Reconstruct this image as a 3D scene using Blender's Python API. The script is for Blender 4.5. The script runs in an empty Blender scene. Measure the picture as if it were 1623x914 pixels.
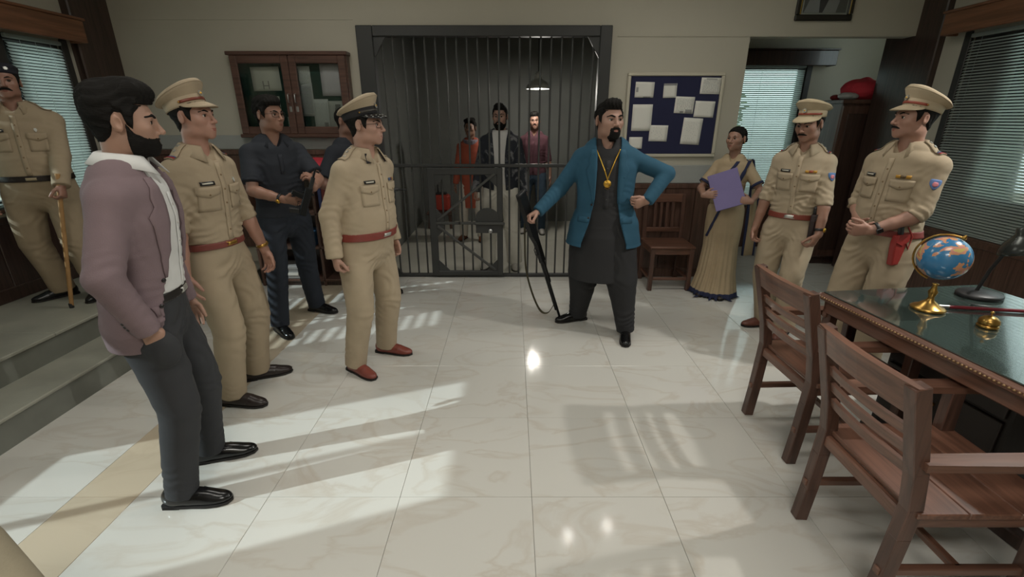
import bpy, bmesh, math, random
import numpy as np
from mathutils import Vector, Matrix, Euler
from mathutils.bvhtree import BVHTree

random.seed(7); np.random.seed(7)
scene = bpy.context.scene
COL = scene.collection
R = math.radians

# ------------------------------------------------------------------ camera
cam_data = bpy.data.cameras.new('camera')
cam_data.sensor_width = 36.0
cam_data.lens = 741.0 / 1623.0 * 36.0
cam_data.clip_start = 0.05
cam = bpy.data.objects.new('camera', cam_data)
COL.objects.link(cam)
cam.location = (0.0, 0.0, 1.62)
cam.rotation_euler = (R(90 - 19.95), 0, 0)
scene.camera = cam

# ------------------------------------------------------------------ world, sun, lamps, exposure
world = bpy.data.worlds.new('world'); scene.world = world
world.use_nodes = True
wn = world.node_tree.nodes; wl = world.node_tree.links
wn['Background'].inputs['Color'].default_value = (0.74, 0.90, 0.90, 1)
wn['Background'].inputs['Strength'].default_value = 3.6

sun_data = bpy.data.lights.new('sun', 'SUN')
sun_data.energy = 4.6; sun_data.angle = R(0.6); sun_data.color = (0.88, 0.96, 1.0)
sun = bpy.data.objects.new('sun', sun_data); COL.objects.link(sun)
sun.rotation_euler = Vector((0.93, 0.34, -0.62)).to_track_quat('-Z', 'Y').to_euler()

def area(name, loc, target, sx, sy, power, color=(1, 0.95, 0.86), spread=180):
    d = bpy.data.lights.new(name, 'AREA'); d.shape = 'RECTANGLE'
    d.size = sx; d.size_y = sy; d.energy = power; d.color = color; d.spread = R(spread)
    o = bpy.data.objects.new(name, d); COL.objects.link(o); o.location = loc
    o.rotation_euler = (Vector(target) - Vector(loc)).to_track_quat('-Z', 'Y').to_euler()
    return o
# ceiling panel lamps (their housings are built with the ceiling)
PANELS = [(-1.5, 1.2), (1.3, 1.0), (-1.5, 3.3), (1.3, 3.3), (0.0, -0.9)]
for i, (px, py) in enumerate(PANELS):
    area('ceiling_panel_light', (px, py, 3.235), (px, py, 0), 1.1, 0.5, 55 if i == 4 else 13, (1.0, 0.97, 0.90), 160)  # stronger panel behind the camera is an added fill for the faces
# wall spot high on the right
sp = bpy.data.lights.new('spot_light', 'SPOT'); sp.energy = 230; sp.spot_size = R(75); sp.spot_blend = 0.6
sp.shadow_soft_size = 0.05; sp.color = (1.0, 0.97, 0.91)
spo = bpy.data.objects.new('spot_light', sp); COL.objects.link(spo)
spo.location = (3.42, 2.20, 2.92)
spo.rotation_euler = (Vector((0.6, 2.2, 0.0)) - spo.location).to_track_quat('-Z', 'Y').to_euler()

vs = scene.view_settings
vs.view_transform = 'Standard'; vs.look = 'None'; vs.exposure = -0.46; vs.gamma = 1.0
vs.use_curve_mapping = False

# ------------------------------------------------------------------ materials
def srgb(r, g, b):
    f = lambda c: c / 12.92 if c <= 0.04045 else ((c + 0.055) / 1.055) ** 2.4
    return (f(r / 255), f(g / 255), f(b / 255), 1.0)
MATS = {}
def mat(name, col, rough=0.6, metal=0.0, bump=0.0, bscale=60, var=0.0, vscale=6, spec=0.5, stretch=(1, 1, 1),
        coat=0.0, emit=0.0, sheen=0.0, sss=0.0, coords='Object'):
    if name in MATS: return MATS[name]
    if len(col) == 3: col = (*col, 1)
    m = bpy.data.materials.new(name); m.use_nodes = True
    nt = m.node_tree; N = nt.nodes; L = nt.links; b = N['Principled BSDF']
    b.inputs['Base Color'].default_value = col
    b.inputs['Roughness'].default_value = rough; b.inputs['Metallic'].default_value = metal
    b.inputs['Specular IOR Level'].default_value = spec
    b.inputs['Coat Weight'].default_value = coat; b.inputs['Coat Roughness'].default_value = 0.1
    b.inputs['Sheen Weight'].default_value = sheen
    if sss:
        b.inputs['Subsurface Weight'].default_value = sss
        b.inputs['Subsurface Radius'].default_value = (0.012, 0.005, 0.003)
        b.inputs['Subsurface Scale'].default_value = 1.0
    if emit:
        b.inputs['Emission Color'].default_value = col; b.inputs['Emission Strength'].default_value = emit
    if bump or var:
        tc = N.new('ShaderNodeTexCoord'); mp = N.new('ShaderNodeMapping')
        mp.inputs['Scale'].default_value = stretch
        L.new(tc.outputs[coords], mp.inputs['Vector'])
    if var:
        n = N.new('ShaderNodeTexNoise'); n.inputs['Scale'].default_value = vscale; n.inputs['Detail'].default_value = 5
        L.new(mp.outputs[0], n.inputs['Vector'])
        r = N.new('ShaderNodeValToRGB'); r.color_ramp.elements[0].position = 0.3; r.color_ramp.elements[1].position = 0.7
        r.color_ramp.elements[0].color = tuple(c * (1 - var) for c in col[:3]) + (1,)
        r.color_ramp.elements[1].color = tuple(min(1, c * (1 + var)) for c in col[:3]) + (1,)
        L.new(n.outputs['Fac'], r.inputs[0]); L.new(r.outputs[0], b.inputs['Base Color'])
    if bump:
        n2 = N.new('ShaderNodeTexNoise'); n2.inputs['Scale'].default_value = bscale; n2.inputs['Detail'].default_value = 4
        L.new(mp.outputs[0], n2.inputs['Vector'])
        bp = N.new('ShaderNodeBump'); bp.inputs['Strength'].default_value = bump; bp.inputs['Distance'].default_value = 0.01
        L.new(n2.outputs['Fac'], bp.inputs['Height']); L.new(bp.outputs[0], b.inputs['Normal'])
    MATS[name] = m
    return m

def wood(name, col, dark=0.55, rough=0.4, axis='X', scale=6, coat=0.15):
    if name in MATS: return MATS[name]
    m = mat(name, col, rough, coat=coat)
    nt = m.node_tree; N = nt.nodes; L = nt.links; b = N['Principled BSDF']
    tc = N.new('ShaderNodeTexCoord'); mp = N.new('ShaderNodeMapping')
    st = {'X': (0.6, 9, 9), 'Y': (9, 0.6, 9), 'Z': (9, 9, 0.6)}[axis]
    mp.inputs['Scale'].default_value = st
    L.new(tc.outputs['Object'], mp.inputs['Vector'])
    n = N.new('ShaderNodeTexNoise'); n.inputs['Scale'].default_value = scale; n.inputs['Detail'].default_value = 6
    n.inputs['Distortion'].default_value = 0.6
    L.new(mp.outputs[0], n.inputs['Vector'])
    r = N.new('ShaderNodeValToRGB'); e = r.color_ramp.elements
    e[0].position = 0.32; e[1].position = 0.68
    c = b.inputs['Base Color'].default_value[:3]
    e[0].color = tuple(x * dark for x in c) + (1,); e[1].color = tuple(min(1, x * 1.25) for x in c) + (1,)
    L.new(n.outputs['Fac'], r.inputs[0]); L.new(r.outputs[0], b.inputs['Base Color'])
    bp = N.new('ShaderNodeBump'); bp.inputs['Strength'].default_value = 0.12; bp.inputs['Distance'].default_value = 0.005
    L.new(n.outputs['Fac'], bp.inputs['Height']); L.new(bp.outputs[0], b.inputs['Normal'])
    return m

# ------------------------------------------------------------------ object helpers
def tag(o, label=None, cat=None, group=None, kind=None):
    if label: o['label'] = label
    if cat: o['category'] = cat
    if group: o['group'] = group
    if kind: o['kind'] = kind
    return o
def empty(name, loc=(0, 0, 0), rz=0.0, label=None, cat=None, group=None, scale=1.0):
    o = bpy.data.objects.new(name, None); COL.objects.link(o)
    o.location = loc; o.rotation_euler = (0, 0, rz); o.scale = (scale,) * 3
    o.empty_display_size = 0.1
    return tag(o, label, cat, group)
def link(name, me, parent=None, m=None, mw=None):
    o = bpy.data.objects.new(name, me); COL.objects.link(o)
    if parent is not None: o.parent = parent
    if mw is not None: o.matrix_local = mw
    if m is not None and len(me.materials) == 0: me.materials.append(m)
    return o

class MB:
    """mesh builder: collects simple shapes, then links them as one mesh object"""
    def __init__(s): s.v = []; s.f = []; s.sm = []; s.mi = []; s.cur = 0
    def _add(s, vs, fs, smooth=False):
        o = len(s.v); s.v += [tuple(v) for v in vs]
        for f in fs: s.f.append([i + o for i in f]); s.sm.append(smooth); s.mi.append(s.cur)
    def box(s, lo, hi, M=None):
        (a, b, c), (d, e, f) = lo, hi
        vs = [Vector(p) for p in ((a, b, c), (d, b, c), (d, e, c), (a, e, c), (a, b, f), (d, b, f), (d, e, f), (a, e, f))]
        if M is not None: vs = [M @ v for v in vs]
        s._add(vs, [(0, 3, 2, 1), (4, 5, 6, 7), (0, 1, 5, 4), (1, 2, 6, 5), (2, 3, 7, 6), (3, 0, 4, 7)]); return s
    def rbox(s, lo, hi, bev=0.006, M=None, seg=1):
        bm = bmesh.new(); bmesh.ops.create_cube(bm, size=1)
        lo = Vector(lo); hi = Vector(hi); sz = hi - lo; c = (lo + hi) / 2
        for v in bm.verts: v.co = Vector((v.co[i] * sz[i] + c[i] for i in range(3)))
        bev = min(bev, min(abs(x) for x in sz) * 0.45)
        bmesh.ops.bevel(bm, geom=list(bm.edges), offset=bev, segments=seg, profile=0.6, affect='EDGES')
        s.bm(bm, M); return s
    def bm(s, bm, M=None, smooth=False):
        bm.verts.index_update()
        s._add([(M @ v.co) if M is not None else v.co.copy() for v in bm.verts], [[v.index for v in f.verts] for f in bm.faces], smooth)
        bm.free()
    def bar(s, a, b, w, t, up=(0, 0, 1), bev=0.004):
        """rectangular bar from a to b, width w (across), thickness t (along up)"""
        a = Vector(a); b = Vector(b); d = b - a; L = d.length; y = d.normalized(); u = Vector(up)
        x = y.cross(u)
        if x.length < 1e-4: x = y.cross(Vector((1, 0, 0)))
        x.normalize(); z = x.cross(y)
        M = Matrix((x, y, z)).transposed().to_4x4(); M.translation = a
        s.rbox((-w / 2, 0, -t / 2), (w / 2, L, t / 2), bev, M); return s
    def tube(s, pts, r, n=8, cap=True, smooth=True, flat=1.0):
        pts = [Vector(p) for p in pts]; k = len(pts)
        rs = r if isinstance(r, (list, tuple)) else [r] * k
        vs = []; prev = None
        for i, p in enumerate(pts):
            d = (pts[min(i + 1, k - 1)] - pts[max(i - 1, 0)]).normalized()
            if prev is None:
                x = d.cross(Vector((0, 0, 1)));
                if x.length < 1e-3: x = d.cross(Vector((0, 1, 0)))
            else: x = prev - d * prev.dot(d)
            x.normalize(); prev = x; y = d.cross(x)
            for j in range(n):
                a = 2 * math.pi * j / n
                vs.append(p + x * math.cos(a) * rs[i] + y * math.sin(a) * rs[i] * flat)
        fs = []
        for i in range(k - 1):
            for j in range(n):
                j2 = (j + 1) % n
                fs.append((i * n + j, i * n + j2, (i + 1) * n + j2, (i + 1) * n + j))
        s._add(vs, fs, smooth)
        if cap:
            s._add(vs[:n], [list(range(n))[::-1]]); s._add(vs[-n:], [list(range(n))])
        return s
    def lathe(s, prof, n=24, M=None, sx=1.0, sy=1.0, smooth=True):
        vs = []; fs = []; k = len(prof)
        for (r, z) in prof:
            for j in range(n):
                a = 2 * math.pi * j / n
                v = Vector((r * math.cos(a) * sx, r * math.sin(a) * sy, z)); vs.append(M @ v if M is not None else v)
        for i in range(k - 1):
            for j in range(n):
                j2 = (j + 1) % n
                fs.append((i * n + j, i * n + j2, (i + 1) * n + j2, (i + 1) * n + j))
        s._add(vs, fs, smooth)
        if prof[0][0] > 1e-5: s._add(vs[:n], [list(range(n))[::-1]])
        if prof[-1][0] > 1e-5: s._add(vs[-n:], [list(range(n))])
        return s
    def prism(s, poly, z0, z1, M=None):
        """poly: 2-D outline (x,y), extruded z0..z1"""
        n = len(poly)
        vs = [Vector((x, y, z0)) for x, y in poly] + [Vector((x, y, z1)) for x, y in poly]
        if M is not None: vs = [M @ v for v in vs]
        fs = [list(range(n))[::-1], list(range(n, 2 * n))] + [(i, (i + 1) % n, n + (i + 1) % n, n + i) for i in range(n)]
        s._add(vs, fs); return s
    def grid(s, rows, smooth=True, closed=False):
        """rows: list of equally long point lists"""
        k = len(rows); n = len(rows[0]); vs = [p for r in rows for p in r]; fs = []
        for i in range(k - 1):
            for j in range(n if closed else n - 1):
                j2 = (j + 1) % n
                fs.append((i * n + j, i * n + j2, (i + 1) * n + j2, (i + 1) * n + j))
        s._add(vs, fs, smooth); return s
    def mesh(s, name, m=None):
        me = bpy.data.meshes.new(name); me.from_pydata(s.v, [], s.f)
        me.polygons.foreach_set('use_smooth', s.sm)
        ms = m if isinstance(m, (list, tuple)) else [m]
        for x in ms:
            if x is not None: me.materials.append(x)
        if len(ms) > 1: me.polygons.foreach_set('material_index', s.mi)
        bm = bmesh.new(); bm.from_mesh(me); bmesh.ops.recalc_face_normals(bm, faces=bm.faces); bm.to_mesh(me); bm.free()
        me.update(); return me
    def build(s, name, m=None, parent=None, mw=None, solid=0.0):
        o = link(name, s.mesh(name, m), parent, None, mw)
        if solid:
            md = o.modifiers.new('solid', 'SOLIDIFY'); md.thickness = solid; md.offset = 0
        return o
def rb(name, lo, hi, m, parent=None, bev=0.006, mw=None):
    return MB().rbox(lo, hi, bev).build(name, m, parent, mw)

# ------------------------------------------------------------------ signed-distance sculpting
class Shape:
    def __init__(s, lo, hi, f): s.lo = np.array(lo, float); s.hi = np.array(hi, float); s.f = f
def _ell(x, y, z, rx, ry, rz):
    k0 = np.sqrt((x / rx) ** 2 + (y / ry) ** 2 + (z / rz) ** 2)
    k1 = np.sqrt((x / rx ** 2) ** 2 + (y / ry ** 2) ** 2 + (z / rz ** 2) ** 2)
    return k0 * (k0 - 1) / np.maximum(k1, 1e-4)
def ell(c, r, rot=None):
    c = np.array(c, np.float32); r = np.array((r,) * 3 if np.isscalar(r) else r, np.float32); m = float(r.max())
    if rot is None:
        return Shape(c - r, c + r, lambda X, Y, Z: _ell(X - c[0], Y - c[1], Z - c[2], *r))
    A = np.array(Euler(rot).to_matrix().transposed(), np.float32)
    def f(X, Y, Z):
        x, y, z = X - c[0], Y - c[1], Z - c[2]
        return _ell(A[0, 0] * x + A[0, 1] * y + A[0, 2] * z, A[1, 0] * x + A[1, 1] * y + A[1, 2] * z, A[2, 0] * x + A[2, 1] * y + A[2, 2] * z, *r)
    return Shape(c - m, c + m, f)
def loft(nodes, cap0=1.0, cap1=1.0, sm=0.0, rnd=False):
    """nodes: (center, right, forward, rx, ry)"""
    nodes = [tuple(np.array(q, np.float32) if not np.isscalar(q) else np.float32(q) for q in n) for n in nodes]
    mx = max(max(float(n[3]), float(n[4])) for n in nodes); cs = np.array([n[0] for n in nodes])
    def f(X, Y, Z):
        out = None; K = len(nodes) - 1
        for i in range(K):
            c0, a0, b0, rx0, ry0 = nodes[i]; c1, a1, b1, rx1, ry1 = nodes[i + 1]
            d = c1 - c0; L = float(np.sqrt((d ** 2).sum())) + 1e-9
            x, y, z = X - c0[0], Y - c0[1], Z - c0[2]
            tr = (x * d[0] + y * d[1] + z * d[2]) / (L * L)
            t = np.clip(tr, 0, 1); h = (tr - t) * L
            x = x - t * d[0]; y = y - t * d[1]; z = z - t * d[2]
            px = x * (a0[0] + t * (a1[0] - a0[0])) + y * (a0[1] + t * (a1[1] - a0[1])) + z * (a0[2] + t * (a1[2] - a0[2]))
            py = x * (b0[0] + t * (b1[0] - b0[0])) + y * (b0[1] + t * (b1[1] - b0[1])) + z * (b0[2] + t * (b1[2] - b0[2]))
            rx = rx0 + t * (rx1 - rx0); ry = ry0 + t * (ry1 - ry0)
            if rnd: px = np.sqrt(np.maximum(x * x + y * y + z * z - h * h, 0)); py = np.float32(0)
            rc = np.minimum(rx, ry)
            if i == 0 and cap0 != 1.0: rc = np.where(h < 0, rc * cap0, rc)
            if i == K - 1 and cap1 != 1.0: rc = np.where(h > 0, rc * cap1, rc)
            e = _ell(px, py, h, rx, ry, rc)
            out = e if out is None else (np.minimum(out, e) if sm == 0 else smin(out, e, sm))
        return out
    return Shape(cs.min(0) - mx, cs.max(0) + mx, f)
def limb(pts, rs, flat=1.0, cap0=1.0, cap1=1.0, ref=(0, 1, 0), sm=0.0):
    pts = [np.array(p, float) for p in pts]; nodes = []
    for i, p in enumerate(pts):
        d = pts[min(i + 1, len(pts) - 1)] - pts[max(i - 1, 0)]; d = d / (np.linalg.norm(d) + 1e-9)
        b = np.array(ref, float); b = b - d * b.dot(d)
        if np.linalg.norm(b) < 1e-3: b = np.array((1.0, 0, 0)) - d * d[0]
        b /= np.linalg.norm(b); a = np.cross(b, d)
        nodes.append((p, a, b, rs[i], rs[i] * flat))
    return loft(nodes, cap0, cap1, sm, flat == 1.0)
def smin(a, b, k):
    h = np.clip(0.5 + 0.5 * (b - a) / k, 0, 1)
    return b + (a - b) * h - k * h * (1 - h)
class Field:
    def __init__(s, lo, hi, h):
        s.h = h; s.lo = np.array(lo, float)
        n = np.maximum(np.ceil((np.array(hi, float) - s.lo) / h).astype(int) + 1, 4)
        s.n = n; s.ax = [(s.lo[i] + h * np.arange(n[i])).astype(np.float32) for i in range(3)]
        s.d = np.full(n, 0.5, np.float32)
    def grid(s, sl=None):
        sl = sl or (slice(None),) * 3
        return s.ax[0][sl[0]][:, None, None], s.ax[1][sl[1]][None, :, None], s.ax[2][sl[2]][None, None, :]
    def _sl(s, sh, m):
        a = np.clip(np.floor((sh.lo - m - s.lo) / s.h).astype(int), 0, s.n)
        b = np.clip(np.ceil((sh.hi + m - s.lo) / s.h).astype(int) + 1, 0, s.n)
        if np.any(b <= a): return None
        return tuple(slice(a[i], b[i]) for i in range(3))
    def add(s, sh, k=0.0, m=0.03):
        sl = s._sl(sh, max(m, k))
        if sl is None: return s
        e = sh.f(*s.grid(sl)).astype(np.float32)
        s.d[sl] = smin(s.d[sl], e, k) if k else np.minimum(s.d[sl], e); return s
    def cut(s, sh, k=0.0, m=0.02):
        sl = s._sl(sh, max(m, k))
        if sl is None: return s
        e = sh.f(*s.grid(sl)).astype(np.float32)
        s.d[sl] = -smin(-s.d[sl], e, k) if k else np.maximum(s.d[sl], -e); return s
    def keep(s, fn):
        s.d = np.maximum(s.d, fn(*s.grid())).astype(np.float32); return s
    def fold(s, c, axis, sig, amp, wl, ph=0.0):
        c = np.array(c, np.float32); r = 2 * sig
        sl = s._sl(Shape(c, c, None), r)
        if sl is None: return s
        X, Y, Z = s.grid(sl); x, y, z = X - c[0], Y - c[1], Z - c[2]
        a = np.array(axis, float); a = (a / np.linalg.norm(a)).astype(np.float32)
        w = np.exp(-(x * x + y * y + z * z) / (sig * sig))
        q = x * a[0] + y * a[1] + z * a[2] + 0.5 * wl * np.sin(21 * x + 1.3 * ph + 9 * z) + 0.45 * wl * np.sin(17 * y + ph - 11 * x) + 0.3 * wl * np.sin(29 * z + 7 * y)
        s.d[sl] += (amp * w * (.65 + .5 * np.sin(13 * x - 17 * y + 2 * ph)) * np.sin(2 * np.pi * q / wl + ph)).astype(np.float32); return s
    def wob(s, amp, sc, ph=0.0):
        X, Y, Z = s.grid()
        s.d += (amp * (np.sin(sc * X + 2.1 * np.sin(sc * .6 * Z + ph)) * np.sin(sc * .8 * Y + ph + 1.7 * np.sin(sc * .5 * X)) + np.sin(sc * 1.3 * Z + 1.5 * np.sin(sc * .7 * Y - ph)) * .6)).astype(np.float32)
        return s
    def nets(s):
        d = s.d; n = s.n; sg = d < 0
        # close the border
        c = [sg[i:n[0] - 1 + i, j:n[1] - 1 + j, k:n[2] - 1 + k] for i in (0, 1) for j in (0, 1) for k in (0, 1)]
        cnt = sum(x.astype(np.int8) for x in c)
        act = (cnt > 0) & (cnt < 8)
        I = np.argwhere(act)
        if len(I) == 0: return np.zeros((0, 3)), np.zeros((0, 4), int)
        idx = np.full(act.shape, -1, np.int64); idx[act] = np.arange(len(I))
        off = np.array([(i, j, k) for i in (0, 1) for j in (0, 1) for k in (0, 1)])
        vals = np.stack([d[I[:, 0] + o[0], I[:, 1] + o[1], I[:, 2] + o[2]] for o in off], 1)
        acc = np.zeros((len(I), 3)); num = np.zeros(len(I))
        for a in range(8):
            for b in range(a + 1, 8):
                if np.abs(off[a] - off[b]).sum() != 1: continue
                va, vb = vals[:, a], vals[:, b]; m = (va < 0) != (vb < 0)
                t = np.where(m, va / np.where(m, va - vb, 1), 0)
                p = off[a] + t[:, None] * (off[b] - off[a])
                acc += np.where(m[:, None], p, 0); num += m
        V = (I + acc / num[:, None]) * s.h + s.lo
        Q = []
        for ax in range(3):
            u, w = [(1, 2), (2, 0), (0, 1)][ax]
            s0 = [slice(1, -1)] * 3; s1 = [slice(1, -1)] * 3
            s0[ax] = slice(0, n[ax] - 1); s1[ax] = slice(1, n[ax])
            A = sg[tuple(s0)]; B = sg[tuple(s1)]
            E = np.argwhere(A != B)
            if len(E) == 0: continue
            flip = A[E[:, 0], E[:, 1], E[:, 2]]
            base = E.copy(); base[:, u] += 1; base[:, w] += 1
            def g(du, dw):
                q = base.copy(); q[:, u] += du; q[:, w] += dw
                return idx[q[:, 0], q[:, 1], q[:, 2]]
            q = np.stack([g(-1, -1), g(0, -1), g(0, 0), g(-1, 0)], 1)
            q[~flip] = q[~flip][:, ::-1]
            Q.append(q)
        Q = np.concatenate(Q) if Q else np.zeros((0, 4), int)
        return V, Q[(Q >= 0).all(1)]
def relax(V, Q, it=1, lam=0.5):
    for _ in range(it):
        acc = np.zeros_like(V); cn = np.zeros(len(V))
        for a in range(4):
            i, j = Q[:, a], Q[:, (a + 1) % 4]
            for ax in range(3):
                acc[:, ax] += np.bincount(i, V[j, ax], len(V)) + np.bincount(j, V[i, ax], len(V))
            cn += np.bincount(i, minlength=len(V)) + np.bincount(j, minlength=len(V))
        V = V + lam * (acc / np.maximum(cn, 1)[:, None] - V)
    return V
def qmesh(name, V, Q, m=None):
    me = bpy.data.meshes.new(name)
    me.vertices.add(len(V)); me.vertices.foreach_set('co', np.asarray(V, np.float32).ravel())
    me.loops.add(len(Q) * 4); me.loops.foreach_set('vertex_index', np.asarray(Q, np.int32).ravel())
    me.polygons.add(len(Q)); me.polygons.foreach_set('loop_start', np.arange(len(Q), dtype=np.int32) * 4)
    me.update(calc_edges=True); me.validate()
    me.polygons.foreach_set('use_smooth', [True] * len(me.polygons))
    if m is not None: me.materials.append(m)
    me.update(); return me
def xf(V, M):
    A = np.array(M); return V @ A[:3, :3].T + A[:3, 3]
def fmesh(F, name, m, parent=None, mw=None, it=1):
    V, Q = F.nets()
    if it: V = relax(V, Q, it)
    return link(name, qmesh(name, V, Q, m), parent, None, mw), V, Q
# ------------------------------------------------------------------ material palette
M_wall = mat('wall_plaster', srgb(184, 179, 164), 0.85, bump=0.05, bscale=40, var=0.03, vscale=2)
M_wall2 = mat('cell_plaster', srgb(114, 116, 112), 0.85, bump=0.08, bscale=25, var=0.07, vscale=3)
M_cellfloor = mat('cell_floor', srgb(190, 188, 176), 0.5, var=0.06, vscale=4)
M_band = mat('grey_band', srgb(158, 160, 156), 0.7, var=0.04)
M_ceil = mat('ceiling_paint', srgb(170, 168, 158), 0.9)
M_dark = wood('dark_wood_panel', srgb(92, 68, 58), 0.6, 0.32, 'Z', 5, 0.3)
M_pillar = wood('dark_pillar_wood', srgb(64, 48, 42), 0.65, 0.3, 'Z', 5, 0.3)
M_teak = wood('teak_wood', srgb(106, 74, 60), 0.6, 0.36, 'X', 5, 0.2)
M_teakZ = wood('teak_wood_upright', srgb(88, 62, 52), 0.6, 0.38, 'Z', 5, 0.2)
M_teakY = wood('teak_wood_cross', srgb(112, 78, 63), 0.6, 0.36, 'Y', 5, 0.2)
M_cab = wood('cabinet_wood', srgb(90, 64, 54), 0.65, 0.4, 'X', 5, 0.15)
M_valance = wood('valance_wood', srgb(122, 82, 58), 0.7, 0.45, 'X', 4, 0.1)
M_iron = mat('black_iron', (0.036, 0.037, 0.036), 0.5, 0.1, bump=0.05, bscale=30)
M_bar = mat('bar_iron', (0.055, 0.056, 0.052), 0.5, 0.1)
M_frame = mat('window_frame', (0.03, 0.028, 0.026), 0.5)
M_slat = mat('blind_slat', srgb(188, 196, 192), 0.4)
_n = M_slat.node_tree; _t = _n.nodes.new('ShaderNodeBsdfTranslucent'); _t.inputs[0].default_value = srgb(188, 200, 196); _m = _n.nodes.new('ShaderNodeMixShader'); _m.inputs[0].default_value = .5
_n.links.new(_n.nodes['Principled BSDF'].outputs[0], _m.inputs[1]); _n.links.new(_t.outputs[0], _m.inputs[2]); _n.links.new(_m.outputs[0], _n.nodes['Material Output'].inputs[0])
M_brass = mat('brass', srgb(178, 140, 74), 0.28, 0.9, var=0.15, vscale=30)
M_steel = mat('steel', (0.55, 0.55, 0.55), 0.3, 1.0)
M_black = mat('black_plastic', (0.022, 0.022, 0.023), 0.45)
M_grout = mat('grout', srgb(176, 172, 162), 0.8)

def glass_mat():
    m = bpy.data.materials.new('window_glass'); m.use_nodes = True
    N = m.node_tree.nodes; L = m.node_tree.links; N.remove(N['Principled BSDF'])
    out = N['Material Output']; t = N.new('ShaderNodeBsdfTransparent'); g = N.new('ShaderNodeBsdfGlossy')
    t.inputs[0].default_value = (0.93, 0.96, 0.95, 1); g.inputs['Roughness'].default_value = 0.03
    fr = N.new('ShaderNodeFresnel'); fr.inputs[0].default_value = 1.45; mx = N.new('ShaderNodeMixShader')
    L.new(fr.outputs[0], mx.inputs[0]); L.new(t.outputs[0], mx.inputs[1]); L.new(g.outputs[0], mx.inputs[2]); L.new(mx.outputs[0], out.inputs[0])
    return m
M_glass = glass_mat()

def tile_mat(name, col, vein, rough=0.10):
    m = mat(name, col, rough, spec=0.5)
    N = m.node_tree.nodes; L = m.node_tree.links; b = N['Principled BSDF']
    tc = N.new('ShaderNodeTexCoord'); oi = N.new('ShaderNodeObjectInfo')
    mul = N.new('ShaderNodeVectorMath'); mul.operation = 'SCALE'; mul.inputs['Scale'].default_value = 1.0
    add = N.new('ShaderNodeVectorMath'); add.operation = 'ADD'
    L.new(oi.outputs['Random'], mul.inputs[0]); mul.inputs['Scale'].default_value = 40.0
    L.new(tc.outputs['Object'], add.inputs[0]); L.new(mul.outputs[0], add.inputs[1])
    mp = N.new('ShaderNodeMapping'); mp.inputs['Scale'].default_value = (1.0, 2.2, 1); mp.inputs['Rotation'].default_value = (0, 0, 0.5)
    L.new(add.outputs[0], mp.inputs[0])
    n = N.new('ShaderNodeTexNoise'); n.inputs['Scale'].default_value = 1.6; n.inputs['Detail'].default_value = 7; n.inputs['Distortion'].default_value = 1.2
    L.new(mp.outputs[0], n.inputs['Vector'])
    r = N.new('ShaderNodeValToRGB'); e = r.color_ramp.elements
    e[0].position = 0.455; e[0].color = col; e[1].position = 0.5; e[1].color = vein
    x = r.color_ramp.elements.new(0.545); x.color = col
    L.new(n.outputs['Fac'], r.inputs[0])
    n2 = N.new('ShaderNodeTexNoise'); n2.inputs['Scale'].default_value = 2.5; n2.inputs['Detail'].default_value = 3
    L.new(add.outputs[0], n2.inputs['Vector'])
    mx = N.new('ShaderNodeMixRGB'); mx.inputs[2].default_value = col
    L.new(n2.outputs['Fac'], mx.inputs[0]); L.new(r.outputs[0], mx.inputs[1])
    L.new(mx.outputs[0], b.inputs['Base Color'])
    return m
M_tile = tile_mat('marble_tile', srgb(204, 202, 195), srgb(190, 182, 170))
M_peach = tile_mat('peach_tile', srgb(192, 178, 156), srgb(184, 168, 146))
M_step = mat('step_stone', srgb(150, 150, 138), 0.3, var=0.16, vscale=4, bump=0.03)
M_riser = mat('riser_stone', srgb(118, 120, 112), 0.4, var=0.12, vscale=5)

# ------------------------------------------------------------------ setting
BW = 4.87; LW = -3.75; RW = 3.80; CEIL = 3.3; FW = -1.7
def struct(name, mb, m, parent=None):
    o = mb.build(name, m, parent)
    if parent is None: o['kind'] = 'structure'
    return o
floor = struct('floor', MB().box((LW - .1, FW, -0.12), (4.7, 6.3, -0.012)), M_grout)
_tc = {}
def tile(x0, x1, y0, y1, m, parent, top=0.0):
    sx, sy = round(x1 - x0 - 0.0015, 4), round(y1 - y0 - 0.0015, 4)
    if sx < .02 or sy < .02: return
    k = (sx, sy, m.name)
    if k not in _tc: _tc[k] = MB().rbox((-sx / 2, -sy / 2, -0.011), (sx / 2, sy / 2, 0), 0.0012).mesh('tile', m)
    o = link('tile', _tc[k], parent); o.location = ((x0 + x1) / 2, (y0 + y1) / 2, top)
xs = [-2.62, -2.0, -1.71] + [-1.11 + .6 * i for i in range(9)]
ys = [1.68 + .6 * i for i in range(-5, 9)]
for i in range(len(xs) - 1):
    for j in range(len(ys) - 1):
        x0, x1, y0, y1 = xs[i], xs[i + 1], ys[j], ys[j + 1]
        x1 = min(x1, RW) if y0 < BW - .3 else x1
        if y0 >= BW:
            if x1 <= 2.0: continue
        elif y1 > BW and x1 <= 2.0: y1 = BW + .01
        tile(x0, x1, y0, y1, M_peach if i == 1 else M_tile, floor)
cfl = struct('floor_cell', MB().box((-1.6, BW - 0.005, -0.1), (1.7, 7.9, -0.002)), M_cellfloor)
# raised platform with two steps along the left wall
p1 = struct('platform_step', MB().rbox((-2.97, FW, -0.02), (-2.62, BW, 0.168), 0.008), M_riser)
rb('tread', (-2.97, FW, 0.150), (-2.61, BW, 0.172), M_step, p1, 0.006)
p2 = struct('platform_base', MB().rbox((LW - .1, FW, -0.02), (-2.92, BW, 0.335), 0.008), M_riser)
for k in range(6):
    rb('tread', (LW - .02, FW + 1.1 * k, 0.318), (-2.905, min(BW, FW + 1.1 * k + 1.097), 0.340), M_step, p2, 0.004)

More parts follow.
